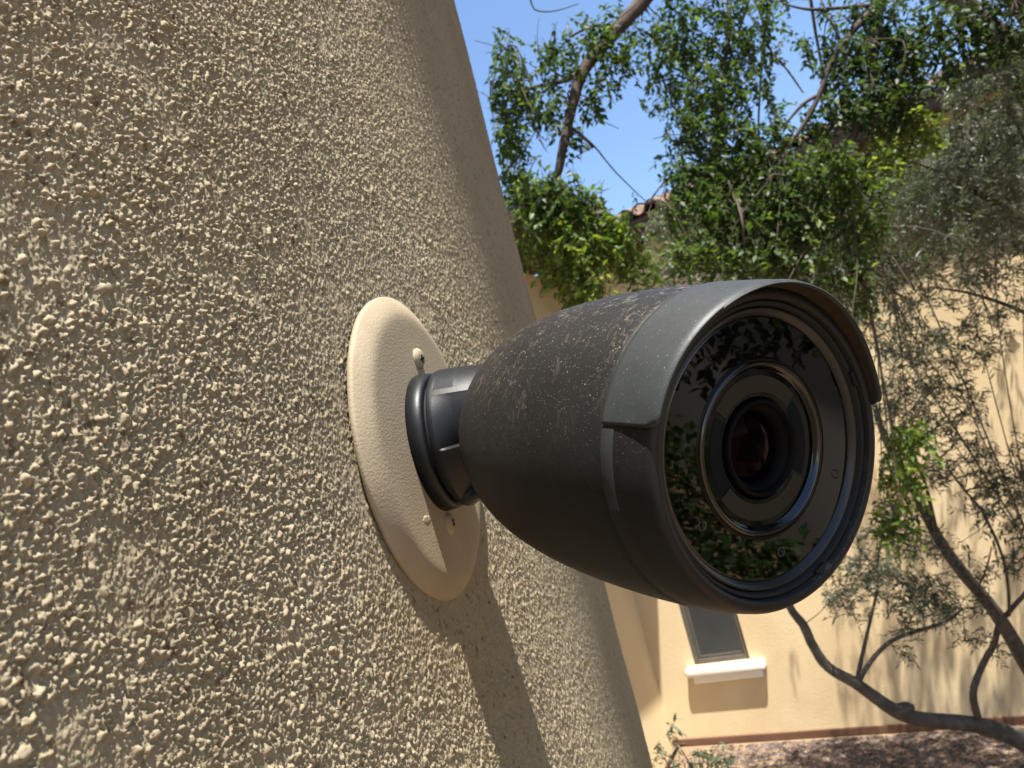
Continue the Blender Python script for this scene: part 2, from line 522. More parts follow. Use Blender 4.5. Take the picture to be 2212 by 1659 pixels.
tile_me = [bm_mesh('roof_tile', tile_bm(amp=a, L=l)) for a, l in ((0.085, 0.44), (0.089, 0.45), (0.082, 0.435))]
for me_ in tile_me: me_.materials.append(M_tile)
BASE = Matrix(((-Bdir.x, Sdir.x, Rn.x, 0), (-Bdir.y, Sdir.y, Rn.y, 0), (-Bdir.z, Sdir.z, Rn.z, 0), (0, 0, 0, 1)))
for course in range(3):
    for k in range(31):
        o = link('roof_tile', random.choice(tile_me), None, house)
        p = CORN + Z * (EAVE + 0.17) + Nb * (OH + 0.06) - Bdir * (k * 0.285 + random.uniform(-0.006, 0.006)) + Sdir * (course * 0.36 + random.uniform(-0.02, 0.012)) + Rn * (0.012 + 0.004 * course)
        o.matrix_local = INV @ Matrix.Translation(p) @ BASE @ Matrix.Rotation(random.uniform(-0.02, 0.02), 4, 'Z') @ Matrix.Rotation(random.uniform(-0.03, 0.01), 4, 'X')
# upper courses, one corrugated sheet
VV, FF = [], []
for i in range(31 * 6 + 1):
    u = i / 6
    h = 0.075 * max(math.sin(2 * math.pi * u), -0.25)
    for sl in (1.08, 3.5):
        VV.append(CORN + Z * (EAVE + 0.19) + Nb * (OH + 0.06) - Bdir * (u * 0.285) + Sdir * sl + Rn * (h + 0.02) - CORN)
for i in range(31 * 6):
    FF.append((2 * i, 2 * i + 2, 2 * i + 3, 2 * i + 1))
tag(link('upper_roof_tiles', np_mesh('upper_roof_tiles', VV, FF), M_tile, house), kind='stuff')
# wing eave (its edge throws the slanting shadow in the corner)
WO = 1.22
s = box_bm(CORN + Bdir * 0.5 + Z * (EAVE + 0.034) + Nb * (OH + 0.003), -Bdir * (WO + 0.5), Nb * 1.6, Z * 0.10)
hpart('wing_eave', s, M_brown)
s = box_bm(CORN - Bdir * 0.001 + Z * (EAVE - 0.10) + Nb * 0.001, -Bdir * (WO), Nb * (OH - 0.035), Z * 0.10)
hpart('eave_return', s, M_brown)
# ------------------------------------------------------------------ near stucco wall
T = Vector((0.237, 0.9715, 0)).normalized(); NW = Vector((T.y, -T.x, 0))
WD = 0.1180                       # lens to wall, metres


def hash2(ix, iy, k):
    h = (ix.astype(np.int64) * 374761393 + iy.astype(np.int64) * 668265263 + k * 974634777) & 0xFFFFFFFF
    h = ((h ^ (h >> 13)) * 1274126177) & 0xFFFFFFFF
    h = (h ^ (h >> 16)) & 0xFFFFFFFF
    h = (h * 2246822519) & 0xFFFFFFFF
    h = (h ^ (h >> 15)) & 0xFFFFFFFF
    return h / 4294967295.0


def vnoise(u, v, k):
    iu = np.floor(u); iv = np.floor(v); fu = u - iu; fv = v - iv
    fu = fu * fu * (3 - 2 * fu); fv = fv * fv * (3 - 2 * fv)
    a = hash2(iu, iv, k); b = hash2(iu + 1, iv, k); c = hash2(iu, iv + 1, k); d = hash2(iu + 1, iv + 1, k)
    return (a * (1 - fu) + b * fu) * (1 - fv) + (c * (1 - fu) + d * fu) * fv


def grains(u, v, cell, prob, rmin, rmax, hf, k):
    """stucco aggregate: irregular lumps standing proud of the base coat"""
    cu = np.floor(u / cell); cv = np.floor(v / cell)
    out = np.zeros_like(u)
    for du in (-1, 0, 1):
        for dv in (-1, 0, 1):
            iu = cu + du; iv = cv + dv
            ex = hash2(iu, iv, k)
            px = (iu + hash2(iu, iv, k + 1)) * cell; py = (iv + hash2(iu, iv, k + 2)) * cell
            r = rmin + (rmax - rmin) * hash2(iu, iv, k + 3) ** 1.6
            asp = 0.62 + 0.38 * hash2(iu, iv, k + 4)
            an = hash2(iu, iv, k + 5) * np.pi
            hh = r * hf * (0.45 + 0.8 * hash2(iu, iv, k + 6))
            x = u - px; y = v - py
            xr = x * np.cos(an) + y * np.sin(an); yr = (-x * np.sin(an) + y * np.cos(an)) / asp
            # angular outline
            q = (np.abs(xr / r) ** 2.4 + np.abs(yr / r) ** 2.4)
            tilt = 1 + 0.5 * (hash2(iu, iv, k + 7) - 0.5) * xr / r + 0.5 * (hash2(iu, iv, k + 8) - 0.5) * yr / r
            hgt = np.where((q < 1) & (ex < prob), hh * tilt * np.clip(1 - q, 0, 1) ** 0.30, 0)
            out = np.maximum(out, hgt)
    return out


def stucco(u, v):
    mm = 0.001
    wu = u + 0.75 * mm * (vnoise(u / (.7 * mm), v / (.7 * mm), 90) - 0.5) + 1.2 * mm * (vnoise(u / (2.6 * mm), v / (2.6 * mm), 88) - 0.5)
    wv = v + 0.75 * mm * (vnoise(u / (.7 * mm), v / (.7 * mm), 91) - 0.5) + 1.2 * mm * (vnoise(u / (2.6 * mm), v / (2.6 * mm), 89) - 0.5)
    dens = vnoise(u / (14 * mm), v / (14 * mm), 92)
    d2 = vnoise(u / (45 * mm), v / (45 * mm), 93)
    h = grains(wu, wv, 0.92 * mm, 0.86, 0.24 * mm, 0.60 * mm, 1.8, 10)
    h = np.where(dens + 0.35 * d2 > 0.36, h, h * 0.3)
    h2 = grains(wu, wv, 0.70 * mm, 0.60, 0.18 * mm, 0.36 * mm, 1.3, 30)
    h3 = grains(wu, wv, 2.9 * mm, 0.40, 0.52 * mm, 1.08 * mm, 1.2, 50)
    out = np.maximum(np.maximum(h, h3), h2 * 0.9) + 0.25 * h2
    out += 0.30 * mm * (vnoise(u / (3.5 * mm), v / (3.5 * mm), 94) - 0.5)
    out += 0.16 * mm * (vnoise(u / (0.5 * mm), v / (0.5 * mm), 95) - 0.5)
    # hand-floated waviness
    quiet = np.clip((np.hypot(u - 0.30, v - 0.039) - 0.062) / 0.05, 0, 1)
    out = out * (0.45 + 0.55 * quiet) - 0.6 * mm * (1 - quiet)
    out += quiet * 1.3 * mm * (vnoise(u / 0.075, v / 0.075, 96) - 0.5) + quiet * 2.2 * mm * (vnoise(u / 0.19 + 3, v / 0.19, 97) - 0.5)
    return out


S0, R1, S1, R2 = 0.40, 2.35, 0.87, 0.07
A1 = (S1 - S0) / R1
A2LEN = R2 * (math.pi / 2 - A1)


def profile(s):
    """plan curve of the wall: flat, easing away, then a bullnose corner; returns t, d, angle"""
    s = np.asarray(s, float)
    th = np.where(s < S0, 0, np.where(s < S1, (s - S0) / R1, np.minimum(A1 + (s - S1) / R2, math.pi / 2)))
    t = np.where(s < S0, s, S0 + R1 * np.sin(np.clip((s - S0) / R1, 0, A1)))
    d = np.where(s < S0, 0, -R1 * (1 - np.cos(np.clip((s - S0) / R1, 0, A1))))
    b = np.clip((s - S1) / R2, 0, math.pi / 2 - A1)
    t = t + np.where(s > S1, R2 * (np.sin(A1 + b) - math.sin(A1)), 0)
    d = d - np.where(s > S1, R2 * (math.cos(A1) - np.cos(A1 + b)), 0)
    d = d - np.clip(s - S1 - A2LEN, 0, None)
    return t, d, th


def wall_grid(ss, vv_fn, nv):
    n = len(ss)
    Sg = np.repeat(ss[:, None], nv, 1)
    Vg = np.stack([vv_fn(s) for s in ss])
    h = stucco(Sg, Vg)
    t, d, th = profile(Sg)
    tt = t + h * np.sin(th); dd = d + h * np.cos(th) - WD
    X = T.x * tt + NW.x * dd; Y = T.y * tt + NW.y * dd
    P = np.stack([X, Y, Vg + EYE], -1).reshape(-1, 3)
    idx = np.arange(n * nv).reshape(n, nv)
    Fc = np.stack([idx[:-1, :-1], idx[1:, :-1], idx[1:, 1:], idx[:-1, 1:]], -1).reshape(-1, 4)
    return P, Fc


def t_series(t0, t1, k):
    out = [t0]
    while out[-1] < t1: out.append(out[-1] + k * math.hypot(max(out[-1], 0.02), WD) * (1.0 if out[-1] < .3 else 0.78))
    return np.array(out)


DLO, DHI = -0.62, 0.98


def v_fine(s):
    z = math.hypot(max(s, 0.05), WD)
    lo = -0.38 * z - 0.028; hi = 0.81 * z + 0.022
    return np.linspace(lo, hi, NVF)


NVF = 710
ss = t_series(0.062, S1 + A2LEN + 0.02, 0.00183)
P1, F1 = wall_grid(ss, v_fine, NVF)
parts_v, parts_f = [P1], [F1]
off = len(P1)


def add(P, Fc):
    global off
    parts_v.append(P); parts_f.append(Fc + off); off += len(P)


# coarser continuation of the same surface: above, below, behind the lens and round the corner
add(*wall_grid(ss[::8], lambda s: np.linspace(v_fine(s)[-1], 1.6, 120), 120))
add(*wall_grid(ss[::8], lambda s: np.linspace(-EYE, v_fine(s)[0], 120), 120))
sb = np.concatenate([np.linspace(-3.0, -0.25, 120), np.linspace(-0.24, ss[0], 160)])
add(*wall_grid(sb, lambda s: np.concatenate([np.linspace(-EYE, -0.3, 40), np.linspace(-0.29, 0.4, 110), np.linspace(0.41, 1.6, 30)]), 180))
sr = np.linspace(ss[-1], ss[-1] + 2.5, 130)
add(*wall_grid(sr, lambda s: np.linspace(-EYE, 1.6, 130), 130))
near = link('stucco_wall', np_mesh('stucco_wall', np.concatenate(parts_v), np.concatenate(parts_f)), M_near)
tag(near, 'close rough sand stucco wall with a rounded corner that carries the black camera', 'wall', kind='thing')
# top cap closes the parapet
ts, ds, _ = profile(np.linspace(-3.0, ss[-1] + 2.5, 80))
bm = bmesh.new()
loop = [bm.verts.new((T.x * a + NW.x * (b - WD), T.y * a + NW.y * (b - WD), EYE + 1.598)) for a, b in zip(ts, ds)]
loop.append(bm.verts.new((T.x * -3.0 + NW.x * (ds[-1] - WD), T.y * -3.0 + NW.y * (ds[-1] - WD), EYE + 1.598)))
bm.faces.new(loop)
link('parapet_top', bm_mesh('parapet_top', bm), M_near, near)


# projecting band high on the wall, wrapping the corner; its end throws the slanting shade over the corner
V, Fc = [], []
ts, ds, th_ = profile(np.linspace(0.245, ss[-1] + 2.0, 90))
for a, b, c in zip(ts, ds, th_):
    for (o_, z_) in ((-0.05, 1.15), (0.30, 1.15), (0.33, 1.20), (0.33, 1.36), (0.30, 1.40), (-0.05, 1.40)):
        tt = a + o_ * math.sin(c); dd = b + o_ * math.cos(c) - WD
        V.append((T.x * tt + NW.x * dd, T.y * tt + NW.y * dd, EYE + z_))
for i in range(89):
    for k in range(6): Fc.append((6 * i + k, 6 * i + (k + 1) % 6, 6 * (i + 1) + (k + 1) % 6, 6 * (i + 1) + k))
for b in (0, 89 * 6):
    Fc += [(b, b + 1, b + 2, b + 5), (b + 2, b + 3, b + 4, b + 5)]
for i in range(13):  # thin unseen bars added before the band's end to soften its shade edge
    a = 0.095 + i * 0.0115; w = 0.0008 + 0.0008 * i
    base = len(V)
    for (x, o_, z_) in ((a, -.02, 1.16), (a + w, -.02, 1.16), (a + w, .31, 1.16), (a, .31, 1.16), (a, -.02, 1.16 + w), (a + w, -.02, 1.16 + w), (a + w, .31, 1.16 + w), (a, .31, 1.16 + w)):
        V.append((T.x * x + NW.x * (o_ - WD), T.y * x + NW.y * (o_ - WD), EYE + z_))
    for q in ((0, 1, 2, 3), (4, 7, 6, 5), (0, 4, 5, 1), (1, 5, 6, 2), (2, 6, 7, 3), (3, 7, 4, 0)): Fc.append(tuple(base + k for k in q))
link('cornice_and_shade_bars', np_mesh('cornice_and_shade_bars', V, Fc, False), M_near, near)


def wp(t, v, d):
    """a point by distance along, height from the lens and distance out from the near wall"""
    p = T * t + NW * (d - WD)
    return Vector((p.x, p.y, EYE + v))


# ------------------------------------------------------------------ cover plate
PT, PV = 0.3005, 0.0392
PN = (NW + T * 0.02 + Vector((0, 0, -0.035))).normalized()
PX_ = T.copy(); PY_ = PN.cross(PX_).normalized()
if PY_.z < 0: PY_.negate()
PX_ = PY_.cross(PN)
PM = Matrix(((PX_.x, PY_.x, PN.x, 0), (PX_.y, PY_.y, PN.y, 0), (PX_.z, PY_.z, PN.z, 0), (0, 0, 0, 1)))
PM = Matrix.Translation(wp(PT, PV, 0.0012)) @ PM
mm = 0.001
plate = empty('cover_plate', mat=PM)
tag(plate, 'round cream painted metal cover plate screwed to the stucco behind the camera', 'cover plate')
PR = 63.5
prof = [(-1.0, PR - 1.5), (-1.0, PR), (0.8, PR + 0.1), (1.3, PR - 0.4), (3.9, PR - 5.6), (4.6, PR - 7.4), (4.95, PR - 9.2), (5.05, PR - 11.0), (5.05, PR - 13), (5.05, PR - 17), (5.05, 30), (5.05, 15), (5.05, 0.01)]


def plate_r(a, z, r): return r * mm * (1 + 0.0025 * math.sin(3 * a + 1) + 0.0012 * math.sin(17 * a))


me = lathe('plate_disc', [(z * mm, r) for z, r in prof], 128, rad=plate_r)
link('plate_disc', me, M_plate, plate)
# raised chip / paint blister low on the plate
bm = bmesh.new(); bmesh.ops.create_icosphere(bm, subdivisions=3, radius=1.0)
for v_ in bm.verts:
    n_ = 1 + 0.25 * math.sin(7 * v_.co.x + 2) * math.cos(9 * v_.co.y)
    v_.co = Vector((v_.co.x * 4.2 * n_ * mm, v_.co.y * 2.0 * n_ * mm, v_.co.z * 0.22 * mm))
bl = link('paint_blister', bm_mesh('paint_blister', bm, True), M_plate, plate); bl.location = (-25 * mm, -31 * mm, 5.0 * mm)


def screw(loc, rot, lab=None):
    hd = [(0.0, 4.6), (0.5, 4.6), (1.3, 4.25), (2.0, 3.3), (2.4, 2.0), (2.5, 0.01)]
    me = lathe('screw_head', [(z * mm, r * mm) for z, r in hd], 32)
    o = link('screw', me, M_plate, plate); o.location = loc; o.rotation_euler = rot
    # bare cross recess where the paint broke away
    bm = bmesh.new()
    for a in (0, 1):
        w, h = (3.4, 0.95) if a == 0 else (0.95, 3.4)
        box_bm((-w / 2 * mm, -h / 2 * mm, (1.75 + 0.01 * a) * mm), (w * mm, 0, 0), (0, h * mm, 0), (0, 0, 0.85 * mm), bm)
    link('screw_slot', bm_mesh('screw_slot', bm), M_barrel, o)
    return o


screw((-1 * mm, 36 * mm, 4.9 * mm), (0.10, -0.15, 0.4))
screw((-1 * mm, -34 * mm, 4.5 * mm), (0.0, 0.05, 0.9))

# ------------------------------------------------------------------ security camera
AX = Vector((0.497, -0.828, -0.262)).normalized()            # viewing axis
CZ = Vector((0.0610, 0.2047, EYE + 0.0022))                  # centre of the bezel
VY = (Z - AX * Z.dot(AX)).normalized(); VX = VY.cross(AX)
CM = Matrix(((VX.x, VY.x, AX.x, 0), (VX.y, VY.y, AX.y, 0), (VX.z, VY.z, AX.z, 0), (0, 0, 0, 1)))
CM = Matrix.Translation(CZ) @ CM
sec = empty('security_camera', mat=CM)
tag(sec, 'dusty black bullet security camera with a grey hood, mounted on the cream plate', 'security camera')


def cpart(name, me, mat, parent=None):
    return link(name, me, mat, parent or sec)


def S(prof): return [(z * mm, r * mm) for z, r in prof]


# barrel
bst = [(-128.8, 0.01), (-128.6, 4.2), (-127.6, 16.4), (-124.4, 23.2), (-118.0, 30.2), (-107.5, 36.4), (-92.7, 41.5), (-73.8, 44.7), (-52.7, 46.1), (-31.6, 46.1), (-14.8, 45.3)]
bz = np.array([b[0] for b in bst]); br = np.array([b[1] for b in bst])
# a smooth run through the stations, by arc length
bl_ = np.r_[0, np.cumsum(np.hypot(np.diff(bz), np.diff(br)))]
uq = np.linspace(0, bl_[-1], 60)


def smooth_run(vals):
    out = []
    for u in uq:
        i = int(np.clip(np.searchsorted(bl_, u) - 1, 0, len(bl_) - 2))
        p = [vals[max(i - 1, 0)], vals[i], vals[i + 1], vals[min(i + 2, len(vals) - 1)]]
        t = (u - bl_[i]) / (bl_[i + 1] - bl_[i])
        out.append(0.5 * (2 * p[1] + (p[2] - p[0]) * t + (2 * p[0] - 5 * p[1] + 4 * p[2] - p[3]) * t * t + (3 * p[1] - p[0] - 3 * p[2] + p[3]) * t ** 3))
    return np.array(out)


bprof = list(zip(smooth_run(bz), np.maximum(smooth_run(br), 0.01)))
bprof += [(-13.0, 45.1), (-12.6, 44.75), (-12.2, 44.75), (-11.8, 45.0), (-6, 44.3), (-1.5, 43.4), (1.4, 42.7), (2.6, 42.0), (3.2, 41.0), (3.2, 39.7), (2.6, 39.1), (-4, 38.9), (-12, 38.7)]
cpart('housing', lathe('housing', S(bprof), 160), M_body)
# gasket groove and stepped rim inside the mouth
cpart('gasket', lathe('gasket', S([(-6, 39.0), (1.2, 38.9), (1.6, 38.4), (1.2, 37.6), (-2.0, 37.4), (-2.2, 37.0)]), 128), M_dark)
bez = cpart('bezel', lathe('bezel', S([(-3, 37.4), (-0.4, 37.3), (0.3, 37.0), (0.5, 36.7), (0.3, 36.2), (-1.2, 35.1), (-1.5, 34.9), (-3.0, 34.8)]), 128), M_bezel)
# front window: annulus, raised ring, inner recessed pane
gp = [(-1.75, 35.4), (-1.3, 35.0), (-1.12, 34.6), (-1.12, 34.5), (-1.12, 34.0), (-1.12, 30.0), (-1.12, 26.0), (-1.12, 24.0), (-1.12, 23.5), (-1.12, 23.3), (-0.6, 22.9), (-0.4, 22.5), (-0.7, 21.9), (-1.6, 21.4), (-2.2, 20.9)]
front = cpart('front_glass', lathe('front_glass', S(gp), 160), M_glass)
cpart('glass_ring', lathe('glass_ring', S([(-1.12, 24.2), (-0.85, 23.95), (-0.72, 23.6), (-0.8, 23.25), (-1.0, 23.0)]), 160), M_ringglass, front)
cpart('inner_window', lathe('inner_window', S([(-2.4, 21.6), (-2.4, 21.4), (-2.4, 18), (-2.4, 14.2), (-2.4, 13.8), (-2.6, 13.6), (-3.2, 13.0), (-5.0, 12.6)]), 128), M_innerglass)


def sector(name, r0, r1, a0, a1, z, mat, parent=None, thick=0.25, cut=None):
    n = 40
    V, Fc = [], []
    for i in range(n + 1):
        a = a0 + (a1 - a0) * i / n
        for (r, zz) in ((r0, z - thick), (r0, z), (r1, z), (r1, z - thick)):
            V.append((r * mm * math.cos(a), r * mm * math.sin(a), zz * mm))
    for i in range(n):
        for k in range(3):
            Fc.append((4 * i + k, 4 * i + k + 1, 4 * (i + 1) + k + 1, 4 * (i + 1) + k))
    return cpart(name, np_mesh(name, V, Fc, False), mat, parent)


R_ = math.radians
sector('infrared_diffuser', 14.9, 19.3, R_(40), R_(141), -2.25, M_arc)
sector('infrared_diffuser', 14.9, 19.3, R_(214), R_(324), -2.25, M_arc)
sector('sensor_film', 14.4, 18.0, R_(-33), R_(36), -2.3, M_slot)
sector('sensor_film', 14.4, 18.4, R_(145), R_(210), -2.3, M_slot)
bar = cpart('lens_barrel', lathe('lens_barrel', S([(-4, 13.4), (-1.9, 13.1), (-1.3, 12.7), (-1.25, 12.1), (-2.4, 11.7), (-3.2, 11.0), (-3.4, 10.2), (-5.6, 9.6), (-6.4, 9.0)]), 128), M_barrel)
cpart('lens', lathe('lens', S([(-5.9, 10.2), (-5.0, 8.8), (-4.1, 6.8), (-3.4, 4.4), (-3.05, 2.0), (-3.0, 0.01)]), 96), M_lens, bar)
for a, r in ((R_(212.6), 29.0), (R_(-23.5), 30.3), (R_(-84), 28.8)):
    d = cpart('microphone_hole', lathe('microphone_hole', S([(-1.3, 1.45), (-0.95, 1.40), (-0.9, 1.15), (-1.05, 0.95), (-1.4, 0.85), (-1.4, 0.01)]), 32), M_bezel if a == R_(-84) else M_glass, front)
    d.location = (r * mm * math.cos(a), r * mm * math.sin(a), 0)


# hood: a shell over the upper half that reaches forward past the mouth
HROT = R_(-4.0)


def hood_mesh(name, r_out, r_in, z0, z1, half, corner, zr=None):
    nA, nZ = 120, 14
    V, Fc = [], []
    A = np.linspace(-half, half, nA + 1)

    def zfront(a):
        # rounded lower corners
        e = (half - abs(a)) * 43.0
        c = corner
        return z1 if e > c else z1 - c + math.sqrt(max(c * c - (c - e) ** 2, 0))
    for a in A:
        ang = math.pi / 2 + a + HROT
        zf = zfront(a) + 4.2 * math.cos(a * 1.1) ** 2
        row = []
        for i in range(nZ + 1):
            z = z0 + (zf - z0) * i / nZ
            edge = max(0, (i - nZ + 1)) * 0.5
            row.append((z, r_out(z) - edge if callable(r_out) else r_out - edge))
        row.append((zf + 0.35, (r_out(zf) if callable(r_out) else r_out) - 1.0)); row.append((zf + 0.2, r_in + 0.5))
        for i in range(nZ + 1):
            z = zf + (z0 - zf) * i / nZ
            row.append((z, r_in))
        for z, r in row:
            V.append((r * mm * math.cos(ang), r * mm * math.sin(ang), z * mm))
    m = (nZ + 1) * 2 + 2
    for i in range(nA):
        for k in range(m - 1):
            Fc.append((i * m + k, i * m + k + 1, (i + 1) * m + k + 1, (i + 1) * m + k))
        Fc.append((i * m + m - 1, i * m, (i + 1) * m, (i + 1) * m + m - 1))
    # ends
    for base in (0, nA * m):
        for k in range(nZ):
            Fc.append((base + k, base + k + 1, base + m - 2 - k, base + m - 1 - k))
    me = np_mesh(name, V, Fc, True)
    return me


HALF = R_(78)
hood = cpart('hood', hood_mesh('hood', lambda z: 45.38 - 1.6 * max(0.0, (z + 12.5) / 18.0) ** 1.2, 42.2, -12.5, 5.4, HALF, 3.0), M_hood)
bm = bmesh.new(); bm.from_mesh(hood.data); bmesh.ops.recalc_face_normals(bm, faces=bm.faces); bm.to_mesh(hood.data); bm.free()
# dusty inner face of the hood
V, Fc = [], []
nA = 90
for i in range(nA + 1):
    a_ = -HALF * 0.97 + 2 * HALF * 0.97 * i / nA
    ang = math.pi / 2 + HROT + a_
    ze = 4.4 + 4.2 * math.cos(a_ * 1.1) ** 2
    for z in (1.0, 2.5, 3.5, ze):
        V.append((42.1 * mm * math.cos(ang), 42.1 * mm * math.sin(ang), z * mm))
for i in range(nA):
    for k in range(3): Fc.append((i * 4 + k, i * 4 + k + 1, (i + 1) * 4 + k + 1, (i + 1) * 4 + k))
cpart('hood_lining', np_mesh('hood_lining', V, Fc), M_lining, hood)
# lower band of the front sleeve, thinner, continuing the hood's rear edge round the sides
for sgn in (1, -1):
    V, Fc = [], []
    for i in range(41):
        a = HALF + R_(1.2) + (R_(40)) * i / 40
        ang = math.pi / 2 + HROT + sgn * a
        h_ = 45.36 - 0.7 * (i / 40) ** 2
        for z, r in ((-12.5, 43.9), (-12.4, h_), (-8.6, h_ - 0.45), (-8.0, 43.6)):
            V.append((r * mm * math.cos(ang), r * mm * math.sin(ang), z * mm))
    for i in range(40):
        for k in range(3): Fc.append((i * 4 + k, i * 4 + k + 1, (i + 1) * 4 + k + 1, (i + 1) * 4 + k))
    cpart('sleeve_band', np_mesh('sleeve_band', V, Fc), M_hood)
# two small catches in the groove below and beside the bezel
for a in (R_(-68), R_(22)):
    bm = box_bm((-2.2 * mm, -0.6 * mm, 0.0), (4.4 * mm, 0, 0), (0, 1.2 * mm, 0), (0, 0, 1.2 * mm))
    o = cpart('catch', bm_mesh('catch', bm, False, 0.0003), M_dark)
    o.matrix_local = Matrix.Rotation(a - math.pi / 2, 4, 'Z') @ Matrix.Translation((0, 38.1 * mm, 1.2 * mm))

# neck: base ring, groove, fluted locking collar, ball
IM = CM.inverted()
NM = IM @ PM


def npart(name, me, mat):
    o = cpart(name, me, mat); o.matrix_local = NM; return o


ring = [(4.9, 28.0), (5.0, 28.9), (9.6, 28.5), (10.8, 28.1), (11.5, 27.4), (11.7, 26.6), (11.7, 24.6)]
npart('base_ring', lathe('base_ring', S(ring), 128), M_neck)
npart('neck_groove', lathe('neck_groove', S([(11.2, 25.6), (14.5, 25.6)]), 96), M_dark)


def collar_r(a, z, r):
    zz = (z / mm - 15.2) / 19.0
    k = (a / (2 * math.pi) * 7 + 0.15) % 1.0
    f = 0.0
    if 0.04 < zz < 1.0:
        # finger grips: each scoop deepens slowly, then steps back out to a raised lip
        w_ = min(max((k - 0.04) / 0.86, 0), 1)
        f = -4.4 * mm * (w_ ** 0.8 if w_ < 1 else 0) * min(1.0, (zz - 0.04) * 2.6)
    return r + f


colp = [(13.0, 24.8), (13.0, 27.2), (13.4, 28.1), (14.2, 28.6), (15.2, 28.7)] + [(15.2 + 19 * i / 30, 28.7 - 2.4 * (i / 30) ** 1.4) for i in range(1, 31)] + [(35.0, 25.2), (35.4, 24.0), (35.4, 16)]
npart('locking_collar', lathe('locking_collar', S(colp), 252, rad=collar_r, smooth=False), M_neck)
npart('swivel_ball', lathe('swivel_ball', S([(31 + 9 * math.sin(b), max(16.5 * math.cos(b), 0.01)) for b in np.linspace(-0.6, math.pi / 2, 16)]), 64), M_dark)

# ------------------------------------------------------------------ foliage tools
LB = np.array([(0, 0, 0), (-1, .33, .10), (0, .33, -.03), (1, .33, .10), (-.82, .70, .05), (0, .68, -.07), (.82, .70, .05), (0, 1, -.16)])
LF_Q = np.array([(1, 2, 5, 4), (2, 3, 6, 5)])
LF = np.array([(0, 2, 1, 1), (0, 3, 2, 2)])


def leaf_base(width):
    b = LB.copy(); b[:, 0] *= width; b[:, 2] *= 0.6
    return b


TRI = np.array([(0, 2, 1), (0, 3, 2), (1, 2, 4), (2, 5, 4), (2, 3, 5), (3, 6, 5), (4, 5, 7), (5, 6, 7)])


TRI4 = np.array([(0, 2, 1), (0, 3, 2), (1, 2, 4), (2, 3, 4)])


class Leaves:
    def __init__(self, width): self.base = leaf_base(width); self.p = []; self.d = []; self.n = []; self.l = []; self.tone = []

    def add(self, p, d, n, l, tone):
        self.p.append(p); self.d.append(d); self.n.append(n); self.l.append(l); self.tone.append(tone)

    def frames(self):
        P = np.array(self.p); D = np.array(self.d); Nn = np.array(self.n); L = np.array(self.l)
        D /= np.linalg.norm(D, axis=1)[:, None] + 1e-9
        Nn = Nn - D * (Nn * D).sum(1)[:, None]; Nn /= np.linalg.norm(Nn, axis=1)[:, None] + 1e-9
        X = np.cross(D, Nn)
        return P, X, D, Nn, L, np.array(self.tone)

    def build(self, parent, mat, nparts, name='leaf', stuff='foliage'):
        P, X, D, Nn, L, tone = self.frames()
        o = np.array(parent.location)
        rel = P - np.array([0, 0, EYE])
        cx = rel @ np.array([H2[0], H1[0], UP[0]]); cy = rel @ np.array([H2[1], H1[1], UP[1]]); cz = rel @ np.array([H2[2], H1[2], UP[2]])
        sx = 1106 + F * cx / cz; sy = 830 + F * cy / cz
        vis = (cz > 0.3) & (sx > 1150) & (sx < 2200) & (sy > 8) & (sy < 1650)
        # hidden behind the camera body?
        hid = (((sx - 1500) / 420) ** 2 + ((sy - 975) / 350) ** 2 < 1)
        size = np.where(vis & ~hid, L * F / np.maximum(cz, .1), 0)
        order = np.argsort(-size)
        pick = order[:nparts]; pick = pick[size[pick] > 0]
        rest = np.ones(len(P), bool); rest[pick] = False
        meshes = []
        for k in range(6):
            me = np_mesh(name, self.base, TRI, True); me.materials.append(mat)
            at_ = me.attributes.new('tone', 'FLOAT', 'POINT'); at_.data.foreach_set('value', np.full(len(self.base), (k + 0.5) / 6, np.float32))
            meshes.append(me)
        for i in pick:
            ob = bpy.data.objects.new(name, meshes[int(min(tone[i] * 6, 5))])
            COL.objects.link(ob); ob.parent = parent
            m = Matrix(((X[i][0] * L[i], D[i][0] * L[i], Nn[i][0] * L[i], P[i][0] - o[0]), (X[i][1] * L[i], D[i][1] * L[i], Nn[i][1] * L[i], P[i][1] - o[1]),
                        (X[i][2] * L[i], D[i][2] * L[i], Nn[i][2] * L[i], P[i][2] - o[2]), (0, 0, 0, 1)))
            ob.matrix_local = m
        P, X, D, Nn, L, tone = (a[rest] for a in (P, X, D, Nn, L, tone))
        b = self.base
        b = np.array([self.base[0], self.base[1] * [1.05, 1.35, 1.2], self.base[2] * [1, 1.35, 1.6], self.base[3] * [1.05, 1.35, 1.2], self.base[7]])
        V = P[:, None, :] + L[:, None, None] * (b[None, :, 0:1] * X[:, None, :] + b[None, :, 1:2] * D[:, None, :] + b[None, :, 2:3] * Nn[:, None, :])
        V = V - o
        Fc = (TRI4[None] + (np.arange(len(P)) * len(b))[:, None, None]).reshape(-1, 3)
        me = np_mesh(stuff, V.reshape(-1, 3), Fc, True)
        at_ = me.attributes.new('tone', 'FLOAT', 'POINT'); at_.data.foreach_set('value', np.repeat(tone, len(b)).astype(np.float32))
        ob = link(stuff, me, mat, parent)
        tag(ob, kind='stuff')
        return len(P)


class Twigs:
    def __init__(self): self.V = []; self.F = []; self.n = 0

    def add(self, pts, radii, sides=4):
        V, Fc = tube_arrays(pts, radii, sides, 0.0, 1 if sides == 3 else 3)
        self.V += V; self.F += [tuple(i + self.n for i in f) for f in Fc]; self.n += len(V)

    def build(self, parent, mat):
        o = np.array(parent.location)
        ob = link('twigs', np_mesh('twigs', np.array(self.V) - o, self.F), mat, parent)
        tag(ob, kind='stuff'); return ob


def rv(s=1.0): return RNG.normal(size=3) * s


